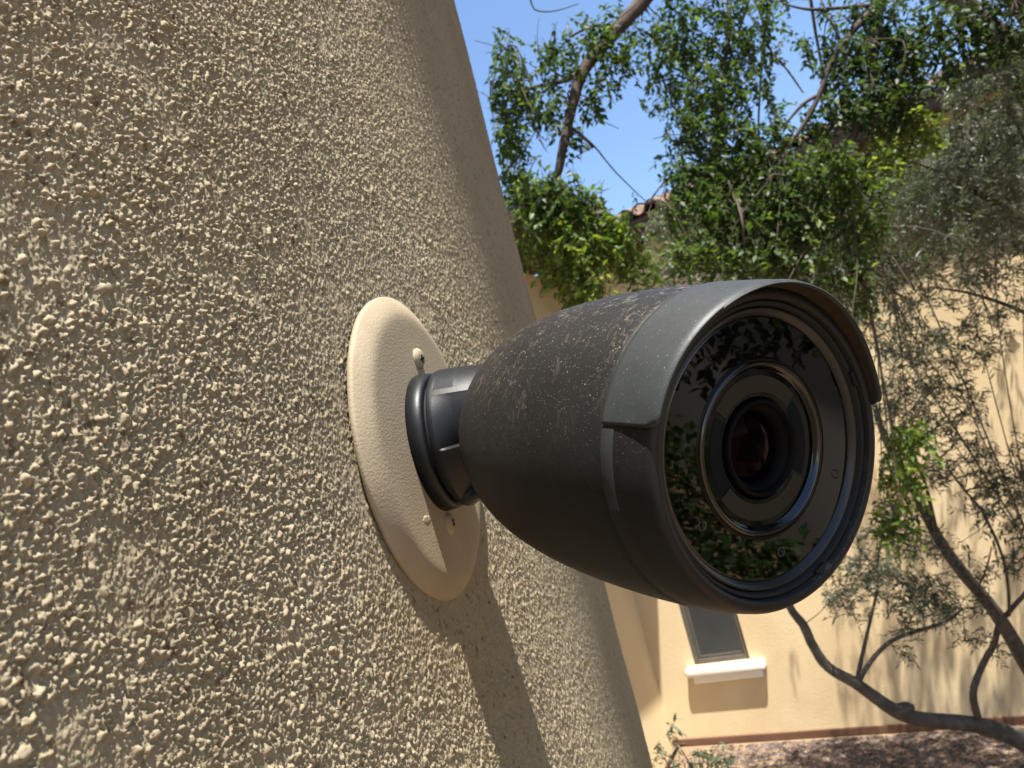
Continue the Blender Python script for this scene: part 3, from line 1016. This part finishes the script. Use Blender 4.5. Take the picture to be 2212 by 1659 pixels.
def spray(LV, TW, p, d, length, nleaf, lsize, droop, tone0, tonev, alt=True, spread=0.9, paired=False):
    """one leafy shoot: a bending twig with leaves set along it"""
    p = np.array(p, float); d = np.array(d, float); d /= np.linalg.norm(d)
    side = np.cross(d, [0, 0, 1.0]) + rv(0.35); side /= np.linalg.norm(side) + 1e-9
    steps = 5; pts = [p.copy()]
    dd = d.copy()
    for i in range(steps):
        dd = dd + np.array([0, 0, -droop]) + rv(0.07); dd /= np.linalg.norm(dd)
        pts.append(pts[-1] + dd * length / steps)
    TW.add(pts, [0.0011] * 3 + [0.0008] * 3, 3)
    pts = np.array(pts)
    for k in range(nleaf):
        f = (0.12 + 0.88 * (k + RNG.uniform(-.2, .2)) / nleaf) * steps
        i = int(np.clip(math.floor(f), 0, steps - 1)); q = pts[i] + (pts[i + 1] - pts[i]) * (f - i)
        ax = pts[i + 1] - pts[i]; ax /= np.linalg.norm(ax)
        s_ = 1 if k % 2 else -1
        sd = side * s_ + rv(0.30)
        ld = ax * 0.75 + sd * spread + np.array([0, 0, -0.25 * droop])
        nn = np.array([0, 0, 1.0]) + rv(0.55)
        LV.add(q, ld, nn, lsize * RNG.uniform(0.65, 1.2), float(np.clip(tone0 + RNG.normal() * tonev, 0, 0.999)))
    return pts[-1]


def clump(LV, TW, px, py, dep, rx, ry, rz, n, L, lsize, droop, tone, tonev=.16, nleaf=9, down=0.5, spread=.9, limb=None):
    c = np.array(at(px, py, dep))
    ex = np.array([H2[0], H1[0], UP[0]]); ey = np.array([H2[1], H1[1], UP[1]]); ez = np.array([H2[2], H1[2], UP[2]])
    k = dep / F
    for _ in range(n):
        g_ = RNG.normal(size=3); g_ /= np.linalg.norm(g_); g_ *= RNG.uniform() ** 0.4
        p = c + ex * g_[0] * rx * k + ey * g_[1] * ry * k + ez * g_[2] * rz
        d = rv(0.8) + np.array([0, 0, -down])
        spray(LV, TW, p - d / np.linalg.norm(d) * L * .4, d, L * RNG.uniform(.7, 1.25), nleaf, lsize, droop, tone, tonev, spread=spread)
    return c


# ------------------------------------------------------------------ shade tree (branches hang in from the upper right)
shade = empty('shade_tree', (3.9, 4.1, 0))
tag(shade, 'green leafed shade tree whose drooping branches hang across the blue sky', 'tree')
SO = Vector(shade.location)


def ob_tube(name, pts, rad, mat, root, sides=10):
    return tube(name, [Vector(p) - Vector(root.location) for p in pts], rad, mat, root, sides)


top = Vector((3.55, 4.0, 3.6))
ob_tube('trunk', [(3.9, 4.1, -0.05), (3.93, 4.05, 1.2), (3.8, 4.0, 2.4), top], [0.17, 0.14, 0.12, 0.10], M_bark_s, shade, 12)
c1 = Vector((2.6, 3.9, 5.6)); c2 = at(1500, -150, 3.7)
LIMBS = []


def limb(pxs, rads, pre=None, sides=10):
    pts = ([Vector(p) for p in pre[0]] if pre else []) + [at(*p) for p in pxs]
    rr = (list(pre[1]) if pre else []) + rads
    LIMBS.append(pts)
    return ob_tube('branch', pts, rr, M_bark_s, shade, sides)


limb([(1500, -150, 3.7), (1400, -12, 3.6), (1335, 62, 3.55), (1262, 150, 3.5), (1235, 235, 3.45), (1216, 320, 3.4), (1203, 380, 3.4), (1168, 445, 3.4)],
     [.040, .036, .031, .028, .024, .021, .018, .009], pre=([top, (3.0, 4.0, 4.8), (2.2, 3.8, 5.7)], [.09, .065, .05]))
limb([(1262, 150, 3.5), (1225, 172, 3.5), (1150, 190, 3.5), (1060, 212, 3.5)], [.014, .012, .010, .007], sides=7)
limb([(1330, 66, 3.55), (1285, 55, 3.5), (1230, 80, 3.5)], [.011, .008, .005], sides=6)
limb([(1960, -230, 3.6), (1905, -25, 3.5), (1888, 90, 3.4), (1880, 180, 3.35), (1862, 240, 3.3), (1840, 300, 3.3), (1812, 365, 3.3)],
     [.034, .029, .026, .023, .020, .018, .010], pre=([top, (3.1, 3.8, 4.7)], [.08, .05]))
limb([(1888, 20, 3.45), (1862, 45, 3.4), (1820, 95, 3.4), (1790, 150, 3.4), (1772, 200, 3.4), (1745, 255, 3.4), (1700, 322, 3.4)],
     [.018, .016, .014, .013, .012, .010, .006], sides=8)
limb([(1770, 205, 3.4), (1735, 225, 3.4), (1690, 275, 3.4)], [.009, .008, .005], sides=6)
limb([(1880, 12, 3.45), (1800, 18, 3.5), (1745, 20, 3.5), (1690, 8, 3.5)], [.010, .008, .007, .004], sides=6)
limb([(1590, -60, 3.9), (1575, 60, 3.8), (1560, 200, 3.7), (1556, 330, 3.7)], [.012, .011, .009, .005], pre=([(2.2, 3.8, 5.7)], [.03]), sides=7)
limb([(1640, 20, 3.7), (1660, 100, 3.7), (1700, 150, 3.6), (1735, 200, 3.5)], [.007, .006, .005, .004], pre=([at(1590, -60, 3.9)], [.009]), sides=6)
limb([(1228, 270, 3.45), (1280, 312, 3.5), (1330, 372, 3.55), (1400, 440, 3.6)], [.005, .004, .0035, .002], sides=5)
limb([(2100, -120, 3.3), (2090, 20, 3.3), (2070, 90, 3.3)], [.010, .008, .004], pre=([(3.1, 3.8, 4.7)], [.04]), sides=6)
limb([(1180, -60, 3.6), (1150, 12, 3.6), (1190, 25, 3.6), (1250, 8, 3.6)], [.005, .004, .003, .002], pre=([c2], [.01]), sides=5)

LS = Leaves(0.25); TS = Twigs()
# (px, py, depth, rx, ry, rz, sprays, tone)
for a in [
    (1085, 110, 3.5, 38, 42, .18, 11, .30), (1110, 205, 3.45, 55, 50, .2, 26, .33), (1105, 300, 3.5, 42, 60, .2, 24, .35), (1115, 390, 3.5, 32, 50, .2, 14, .3),
    (1190, 130, 3.5, 50, 55, .2, 14, .35), (1280, 90, 3.5, 60, 60, .25, 22, .40), (1185, 230, 3.45, 50, 50, .2, 17, .38), (1330, 140, 3.6, 42, 45, .2, 13, .40), (1275, 215, 3.45, 28, 40, .15, 8, .38),
    (1370, 55, 3.7, 45, 50, .2, 9, .4), (1245, 300, 3.45, 26, 26, .1, 4, .35),
    (1145, 425, 3.3, 45, 40, .2, 34, .5), (1215, 425, 3.3, 50, 35, .2, 26, .5), (1160, 480, 3.3, 55, 60, .2, 34, .62), (1250, 450, 3.35, 70, 50, .2, 34, .62), (1220, 545, 3.3, 80, 70, .2, 58, .78), (1310, 520, 3.4, 70, 60, .2, 40, .62), (1260, 625, 3.3, 55, 40, .2, 22, .80), (1370, 560, 3.5, 60, 50, .2, 18, .55),
    (1450, 60, 3.8, 60, 70, .3, 30, .45), (1540, 80, 3.8, 70, 85, .3, 46, .40), (1620, 70, 3.7, 60, 70, .3, 32, .42), (1450, 160, 3.8, 70, 60, .3, 28, .45), (1530, 220, 3.7, 80, 70, .3, 44, .40), (1610, 200, 3.7, 60, 70, .3, 22, .38),
    (1490, 290, 3.7, 60, 50, .3, 28, .38), (1580, 320, 3.6, 80, 60, .3, 46, .38), (1660, 300, 3.6, 60, 60, .3, 26, .40), (1480, 370, 3.6, 55, 45, .25, 28, .36), (1560, 390, 3.6, 80, 50, .25, 40, .38),
    (1500, 440, 3.5, 70, 40, .25, 32, .45), (1600, 450, 3.5, 90, 55, .25, 56, .45), (1700, 400, 3.4, 70, 70, .25, 44, .42), (1680, 490, 3.4, 90, 55, .25, 54, .45), (1600, 540, 3.4, 90, 50, .25, 46, .42), (1500, 540, 3.4, 60, 50, .25, 24, .5), (1700, 560, 3.4, 60, 45, .25, 26, .45),
    (1780, 80, 3.5, 40, 60, .25, 14, .33), (1830, 140, 3.4, 55, 70, .25, 32, .30), (1800, 240, 3.4, 55, 60, .25, 28, .30), (1890, 60, 3.4, 60, 60, .25, 32, .28), (1940, 130, 3.3, 55, 70, .25, 40, .26), (1990, 60, 3.3, 60, 60, .25, 28, .26), (1900, 220, 3.3, 50, 45, .2, 22, .28),
    (1960, 210, 3.3, 40, 35, .2, 14, .45), (1770, 370, 3.3, 70, 60, .25, 34, .5), (1830, 420, 3.3, 60, 60, .25, 34, .55), (1960, 275, 3.3, 70, 40, .2, 26, .88), (1890, 340, 3.3, 60, 40, .2, 18, .85), (1850, 500, 3.3, 55, 40, .2, 20, .6),
    (2100, 35, 3.3, 60, 45, .2, 24, .24), (2170, 70, 3.3, 40, 40, .2, 16, .24), (2090, 105, 3.3, 40, 30, .2, 10, .26), (2030, 130, 3.3, 30, 40, .2, 7, .35),
    (1830, 575, 3.2, 28, 40, .1, 9, .4), (1860, 625, 3.2, 24, 30, .1, 6, .4), (1790, 600, 3.2, 18, 40, .1, 5, .42),
    (1945, 1000, 3.3, 45, 90, .15, 30, .85), (1930, 1120, 3.3, 40, 50, .15, 16, .7), (1960, 940, 3.3, 35, 30, .15, 10, .7),
    (1690, -60, 3.7, 400, 40, .4, 40, .35), (2300, 100, 3.3, 70, 200, .4, 25, .3),
]:
    px, py, dep, rx, ry, rz, n, tone = a
    c = clump(LS, TS, px, py, dep, rx, ry, rz, int(n * 1.7), 0.17, 0.037, 0.22, tone, .18, nleaf=11, down=.65)
    # a wandering twig ties the clump to its nearest limb
    best = None
    for pts in LIMBS:
        for q in pts:
            dd = (Vector(c) - q).length
            if best is None or dd < best[0]: best = (dd, q)
    q = best[1]; mid = (q + Vector(c)) / 2 + Vector(rv(.05)) + Vector((0, 0, .04))
    TS.add([q, mid, Vector(c)], [.0055, .004, .002], 5)
    for _ in range(2):
        e = Vector(c) + Vector(rv(.13)); TS.add([mid, (mid + e) / 2 + Vector(rv(.03)), e], [.0035, .0028, .0015], 4)
# the crown over the yard to the photographer's right
for _ in range(2400):
    while True:
        p = np.array([3.2, 1.4, 5.0]) + rv(1) * np.array([.8, 1.3, .75])
        if p[0] > .8 * p[1] + .55 and p[0] > 1.5 and p[2] > 3.3: break
    spray(LS, TS, p, rv(1), .24, 11, .075, .2, .3, .17, spread=.9)
for _ in range(480):
    p = np.array([2.95, -.45, 2.40]) + rv(1) * np.array([.3, .7, .15])
    spray(LS, TS, p, rv(1), .24, 11, .06, .2, .1, .12, spread=.9)
TS.add([top, (3.6, 2.2, 4.4), (3.3, .8, 3.9), (3.0, -.4, 2.5)], [.05, .04, .02, .008], 6)
TS.add([top, (3.5, 2.6, 4.6), (3.2, 1.4, 5.2)], [.06, .05, .02], 6)
for c_ in ((2.0, 5.4, 4.3), (2.6, 5.2, 4.2), (1.75, 6.0, 4.5)):
    for _ in range(130):
        spray(LS, TS, np.array(c_) + rv(1) * np.array([.35, .35, .22]), rv(1) - np.array([0, 0, .5]), .2, 12, .045, .2, .4, .17, spread=.9)
    TS.add([(2.2, 3.8, 5.7), (np.array(c_) + np.array([2.2, 3.8, 6.2])) / 2, c_], [.014, .010, .004], 5)
# bare dead twigs tangled in the lower middle
for _ in range(26):
    p = at(RNG.uniform(1560, 1800), RNG.uniform(380, 480), RNG.uniform(3.3, 3.7)); e = at(RNG.uniform(1560, 1800), RNG.uniform(480, 640), RNG.uniform(3.3, 3.7))
    m_ = (p + e) / 2 + Vector(rv(.07)); TS.add([p, m_, e], [.006, .005, .002], 5)
LS.build(shade, M_leaf_s, 300)
TS.build(shade, M_twig)

# ------------------------------------------------------------------ olive tree at the right
olive = empty('olive_tree', at(2420, 1705, 5.0))
olive.location.z = 0
tag(olive, 'grey green olive tree with low crooked grey limbs growing beside the tan house', 'tree')
OB = Vector(olive.location)
OL = []


def olimb(name, pts, rads, sides=10):
    OL.append(pts); return ob_tube(name, pts, [r * 0.78 for r in rads], M_bark_o, olive, sides)


ox = OB.x; oy = OB.y
olimb('trunk', [OB + Vector((0, 0, -.05)), OB + Vector((-.02, 0, .25)), OB + Vector((-.08, .03, .5))], [.20, .15, .12], 12)
olimb('branch', [OB + Vector((-.03, 0, .3)), at(2300, 1660, 4.9), at(2212, 1602, 4.8), at(2110, 1566, 4.7), at(1985, 1553, 4.6), at(1925, 1530, 4.55), at(1852, 1478, 4.5), at(1790, 1442, 4.5), at(1758, 1398, 4.5), at(1735, 1350, 4.5), at(1706, 1310, 4.5), at(1690, 1240, 4.5), at(1700, 1130, 4.5)],
      [.11, .095, .080, .062, .056, .052, .043, .038, .036, .034, .030, .026, .018], 12)
olimb('branch', [OB + Vector((-.05, .02, .45)), at(2330, 1600, 5.0), at(2228, 1452, 4.9), at(2150, 1322, 4.8), at(2075, 1232, 4.7), at(2020, 1150, 4.7), at(1965, 1040, 4.6), at(1920, 965, 4.6), at(1890, 880, 4.6), at(1860, 780, 4.6)],
      [.10, .085, .062, .052, .046, .040, .032, .027, .022, .012], 12)
olimb('branch', [at(2115, 1560, 4.7), at(2102, 1500, 4.6), at(2122, 1438, 4.6), at(2148, 1390, 4.55), at(2158, 1350, 4.5), at(2190, 1310, 4.45), at(2225, 1270, 4.4), at(2290, 1180, 4.4)],
      [.030, .027, .025, .023, .022, .018, .016, .012], 9)
olimb('branch', [at(2180, 1330, 4.45), at(2178, 1270, 4.4), at(2165, 1200, 4.4), at(2125, 1110, 4.4), at(2085, 1060, 4.4), at(2030, 990, 4.4), at(1985, 930, 4.4)], [.012, .011, .011, .010, .009, .008, .004], 7)
olimb('branch', [at(1852, 1478, 4.5), at(1880, 1430, 4.45), at(1925, 1385, 4.45), at(1985, 1362, 4.4), at(2040, 1345, 4.4), at(2080, 1315, 4.4)], [.020, .018, .016, .015, .013, .007], 8)
olimb('branch', [at(1850, 1476, 4.5), at(1866, 1400, 4.5), at(1880, 1340, 4.5), at(1895, 1270, 4.5), at(1897, 1200, 4.5), at(1915, 1130, 4.5)], [.018, .015, .012, .010, .008, .005], 7)
olimb('branch', [at(2030, 1185, 4.7), at(2010, 1090, 4.6), at(1990, 1020, 4.6), at(1960, 960, 4.6)], [.020, .016, .013, .007], 7)
olimb('branch', [at(2105, 1285, 4.7), at(2130, 1230, 4.6), at(2142, 1180, 4.6)], [.009, .008, .005], 6)
olimb('branch', [at(2330, 1600, 5.0), at(2420, 1200, 4.6), at(2360, 800, 4.3), at(2270, 560, 4.2), at(2180, 462, 4.1), at(2100, 410, 4.1), at(2040, 375, 4.1), at(1960, 345, 4.1)], [.09, .08, .06, .04, .028, .020, .014, .006], 9)
olimb('branch', [at(2360, 800, 4.3), at(2260, 700, 4.3), at(2120, 640, 4.3), at(2010, 620, 4.3)], [.03, .018, .012, .005], 7)
olimb('branch', [at(2270, 560, 4.2), at(2230, 350, 4.1), at(2170, 220, 4.1)], [.02, .013, .006], 7)
# broken knot on the low limb
bm = bmesh.new(); bmesh.ops.create_icosphere(bm, subdivisions=3, radius=1.0)
for v_ in bm.verts:
    n_ = 1 + .22 * math.sin(5 * v_.co.x + 1) * math.cos(6 * v_.co.y) + .1 * math.sin(11 * v_.co.z)
    v_.co = Vector((v_.co.x * .075 * n_, v_.co.y * .045 * n_, v_.co.z * .030 * n_))
kn = link('knot', bm_mesh('knot', bm, True), M_bark_o, olive); kn.location = at(1945, 1530, 4.55) - OB

LO = Leaves(0.115); TO = Twigs()
for a in [
    (2120, 190, 4.0, 80, 60, .25, 40, .80), (2190, 260, 4.0, 70, 80, .25, 44, .60), (2080, 290, 4.0, 80, 60, .25, 34, .55), (2150, 380, 4.0, 90, 80, .3, 66, .60), (2050, 420, 4.0, 80, 70, .3, 46, .48), (1960, 400, 4.1, 70, 60, .3, 30, .42),
    (1930, 480, 4.1, 80, 60, .3, 46, .36), (1850, 440, 4.1, 70, 45, .3, 20, .36), (2020, 500, 4.0, 60, 40, .3, 26, .4), (2130, 480, 4.0, 80, 50, .3, 40, .5), (2200, 480, 4.0, 50, 60, .3, 24, .5),
    (1440, 520, 4.2, 45, 40, .2, 14, .95), (1420, 480, 4.2, 30, 20, .1, 8, .98), (1540, 500, 4.2, 80, 50, .3, 26, .55), (1640, 400, 4.3, 60, 40, .3, 18, .55), (1740, 480, 4.2, 80, 60, .3, 30, .4), (1600, 590, 4.2, 70, 40, .3, 20, .35), (1450, 590, 4.2, 40, 40, .2, 8, .6),
    (2160, 580, 4.1, 60, 50, .3, 26, .42), (2090, 630, 4.2, 60, 40, .3, 14, .34), (1960, 670, 4.3, 60, 40, .3, 10, .34), (2150, 680, 4.2, 60, 50, .3, 20, .34),
    (1940, 740, 4.4, 60, 60, .3, 34, .36), (2030, 740, 4.4, 80, 60, .3, 40, .32), (2110, 760, 4.3, 45, 45, .2, 16, .28), (1960, 830, 4.4, 70, 60, .3, 42, .34), (2040, 840, 4.4, 60, 50, .3, 30, .28), (1930, 900, 4.4, 45, 50, .2, 22, .34), (2010, 920, 4.4, 60, 40, .3, 24, .30), (2090, 880, 4.3, 40, 40, .2, 12, .26),
    (2100, 970, 4.3, 45, 40, .2, 16, .20), (2060, 1010, 4.35, 60, 50, .25, 18, .30), (2000, 1010, 4.4, 40, 50, .2, 12, .3), (2150, 1040, 4.3, 45, 50, .2, 26, .18), (2200, 1060, 4.3, 40, 70, .2, 30, .18), (2120, 1110, 4.3, 40, 40, .2, 12, .22), (2200, 960, 4.3, 25, 40, .2, 8, .2), (2195, 1170, 4.3, 30, 50, .2, 14, .22),
    (1910, 1180, 4.5, 55, 60, .3, 34, .40), (1850, 1240, 4.5, 60, 50, .3, 40, .32), (1930, 1270, 4.5, 50, 40, .3, 24, .36), (1990, 1180, 4.5, 40, 40, .2, 14, .36), (1960, 1110, 4.5, 45, 50, .2, 20, .38), (2020, 1260, 4.4, 45, 40, .2, 22, .32), (1990, 1310, 4.4, 50, 30, .2, 22, .28), (2050, 1320, 4.4, 40, 25, .2, 12, .28), (2060, 1180, 4.4, 30, 30, .2, 6, .34),
    (1840, 1310, 4.45, 40, 35, .15, 10, .30), (1800, 1290, 4.45, 30, 30, .15, 8, .30), (1955, 1350, 4.4, 40, 20, .1, 9, .28), (1945, 1395, 4.35, 16, 20, .05, 2, .5), (1962, 1420, 4.35, 14, 14, .05, 3, .55), (2095, 1370, 4.45, 30, 20, .1, 7, .28), (2150, 1410, 4.45, 18, 22, .06, 3, .3), (2110, 1310, 4.45, 30, 20, .1, 7, .3), (2190, 1220, 4.4, 25, 30, .1, 6, .3), (2130, 1240, 4.5, 30, 30, .1, 5, .3),
    (2330, 900, 4.3, 60, 300, .4, 60, .3), (2330, 350, 4.1, 60, 200, .4, 40, .4),
]:
    px, py, dep, rx, ry, rz, n, tone = a
    c = clump(LO, TO, px, py, dep, rx, ry, rz, int(n * 1.65), 0.15, 0.042, 0.05, tone, .18, nleaf=11, down=0.15, spread=.8)
    best = None
    for pts in OL:
        for q in pts:
            dd = (Vector(c) - Vector(q)).length
            if best is None or dd < best[0]: best = (dd, Vector(q))
    q = best[1]
    mid = (q + Vector(c)) / 2 + Vector(rv(.03)) - Vector((0, 0, .03))
    TO.add([q, mid, Vector(c)], [.0035, .0025, .0012], 5)
for c, n in (((3.0, 5.5, 4.2), 150), ((3.6, 5.7, 4.4), 150), ((4.3, 5.7, 4.3), 150), ((2.55, 5.8, 4.1), 110), ((3.9, 5.1, 4.0), 150), ((4.8, 5.4, 4.0), 130), ((3.3, 6.1, 4.6), 110), ((3.4, 5.0, 3.9), 200), ((2.35, 5.95, 4.1), 150), ((2.6, 5.9, 4.0), 160), ((2.9, 5.5, 3.8), 180), ((3.9, 4.6, 4.0), 150)):
    for _ in range(n):
        p = np.array(c) + rv(1) * np.array([.33, .3, .25])
        spray(LO, TO, p, rv(1), .2, 12, .068, .05, .4, .18, spread=.8)
    TO.add([Vector((OB.x, OB.y, 1.6)), (Vector(c) + Vector((OB.x, OB.y, 2.2))) / 2, Vector(c)], [.005, .004, .003], 5)
LO.build(olive, M_leaf_o, 300)
TO.build(olive, M_bark_o)

# ------------------------------------------------------------------ small shrub at the foot of the near wall
shr = empty('shrub', (0, 0, 0)); p0 = at(1500, 1720, 6.5); shr.location = (p0.x, p0.y, 0)
tag(shr, 'small sparse green shrub growing by the house corner at the bottom edge', 'shrub')
LH = Leaves(0.16); THS = Twigs()
root = Vector(shr.location)
for (px, py, dep, n) in ((1520, 1640, 6.4, 8), (1560, 1630, 6.4, 7), (1480, 1650, 6.4, 5), (1450, 1585, 6.2, 4), (1425, 1625, 6.0, 4), (1545, 1660, 6.4, 8)):
    c = clump(LH, THS, px, py, dep, 22, 20, .1, n, 0.2, 0.07, 0.1, .5, .2, nleaf=8, down=-.3)
    THS.add([root, (root + Vector(c)) / 2 + Vector(rv(.05)), Vector(c)], [.012, .008, .003], 5)
LH.build(shr, M_leaf_o, 40)
THS.build(shr, M_twig)
tube('stem', [at(1425, 1690, 6.3) - root, at(1445, 1650, 6.3) - root, at(1462, 1618, 6.3) - root, at(1480, 1606, 6.3) - root], [.022, .018, .014, .008], M_twig, shr, 7)

# ------------------------------------------------------------------ gravel in the tree's shade
n = 26000
uu = RNG.uniform(0.2, 5.2, n); dd_ = RNG.uniform(0.06, 1.0, n) ** 1.3 * 3.2
keep = (uu + 0.35 * np.sin(dd_ * 4) + RNG.normal(size=n) * .25) > 0.9 + 0.2 * dd_
uu, dd_ = uu[keep], dd_[keep]; n = len(uu)
X = CORN.x - Bdir.x * uu + Nb.x * dd_; Y = CORN.y - Bdir.y * uu + Nb.y * dd_
oct_ = np.array([(1, 0, 0), (.2, .95, .05), (-.9, .3, 0), (-.3, -.95, .05), (.1, .05, .75), (.45, -.5, .45)])
of = np.array([(0, 1, 4), (1, 2, 4), (2, 3, 5), (2, 5, 4), (3, 0, 5), (0, 4, 5)])
sz = RNG.uniform(.010, .026, n); an = RNG.uniform(0, 6.28, n)
c_, s_ = np.cos(an), np.sin(an)
V = np.empty((n, 6, 3))
V[:, :, 0] = X[:, None] + sz[:, None] * (c_[:, None] * oct_[None, :, 0] - s_[:, None] * oct_[None, :, 1])
V[:, :, 1] = Y[:, None] + sz[:, None] * (s_[:, None] * oct_[None, :, 0] + c_[:, None] * oct_[None, :, 1])
V[:, :, 2] = sz[:, None] * oct_[None, :, 2] * RNG.uniform(.6, 1.1, (n, 1)) - .002
me = np_mesh('gravel', V.reshape(-1, 3), (of[None] + (np.arange(n) * 6)[:, None, None]).reshape(-1, 3), False)
a_ = me.attributes.new('tone', 'FLOAT', 'POINT'); a_.data.foreach_set('value', np.repeat(RNG.uniform(0, 1, n), 6).astype(np.float32))
tag(link('gravel', me, M_gravel), 'brown gravel scattered on the ground under the olive', kind='stuff')

# ------------------------------------------------------------------ what the black glass mirrors: a hedge before another tan wall
nr = Vector((-.62, -.78, 0)).normalized(); tr = Vector((nr.y, -nr.x, 0))
g0 = Vector((6.2, -1.0, 0))
s = box_bm(g0 - tr * 9, tr * 11.3, -nr * .3, Z * 5.4)
yw = link('garden_wall', bm_mesh('garden_wall', s), M_yard)
tag(yw, 'tall tan stucco wall mirrored in the black camera glass', 'wall', kind='thing')
s = box_bm(g0 - tr * 9 + Z * 5.4 - nr * .3, tr * 11.3, nr * 1.12, Z * .2)
link('wall_coping', bm_mesh('wall_coping', s, False, .02), M_brown, yw)
hed = empty('hedge', g0 + nr * .8)
tag(hed, 'low clipped green hedge mirrored in the black camera glass', 'hedge')
LHg = Leaves(.35)
for _ in range(16000):
    u = RNG.uniform(-8, 2.2); w = RNG.uniform(0, 3.8); h = RNG.uniform(0, 1) ** .6
    h = h * ((0.62 if w < 1.0 else .30) + .12 * math.sin(u * 3) + .08 * math.sin(u * 7.3))
    p = g0 + nr * (.15 + w) + tr * u + Z * h
    LHg.add(np.array(p), rv(1), np.array([0, 0, 1.]) + rv(.6), RNG.uniform(.07, .12), RNG.uniform(0, 1))
LHg.build(hed, M_leaf_h, 0)
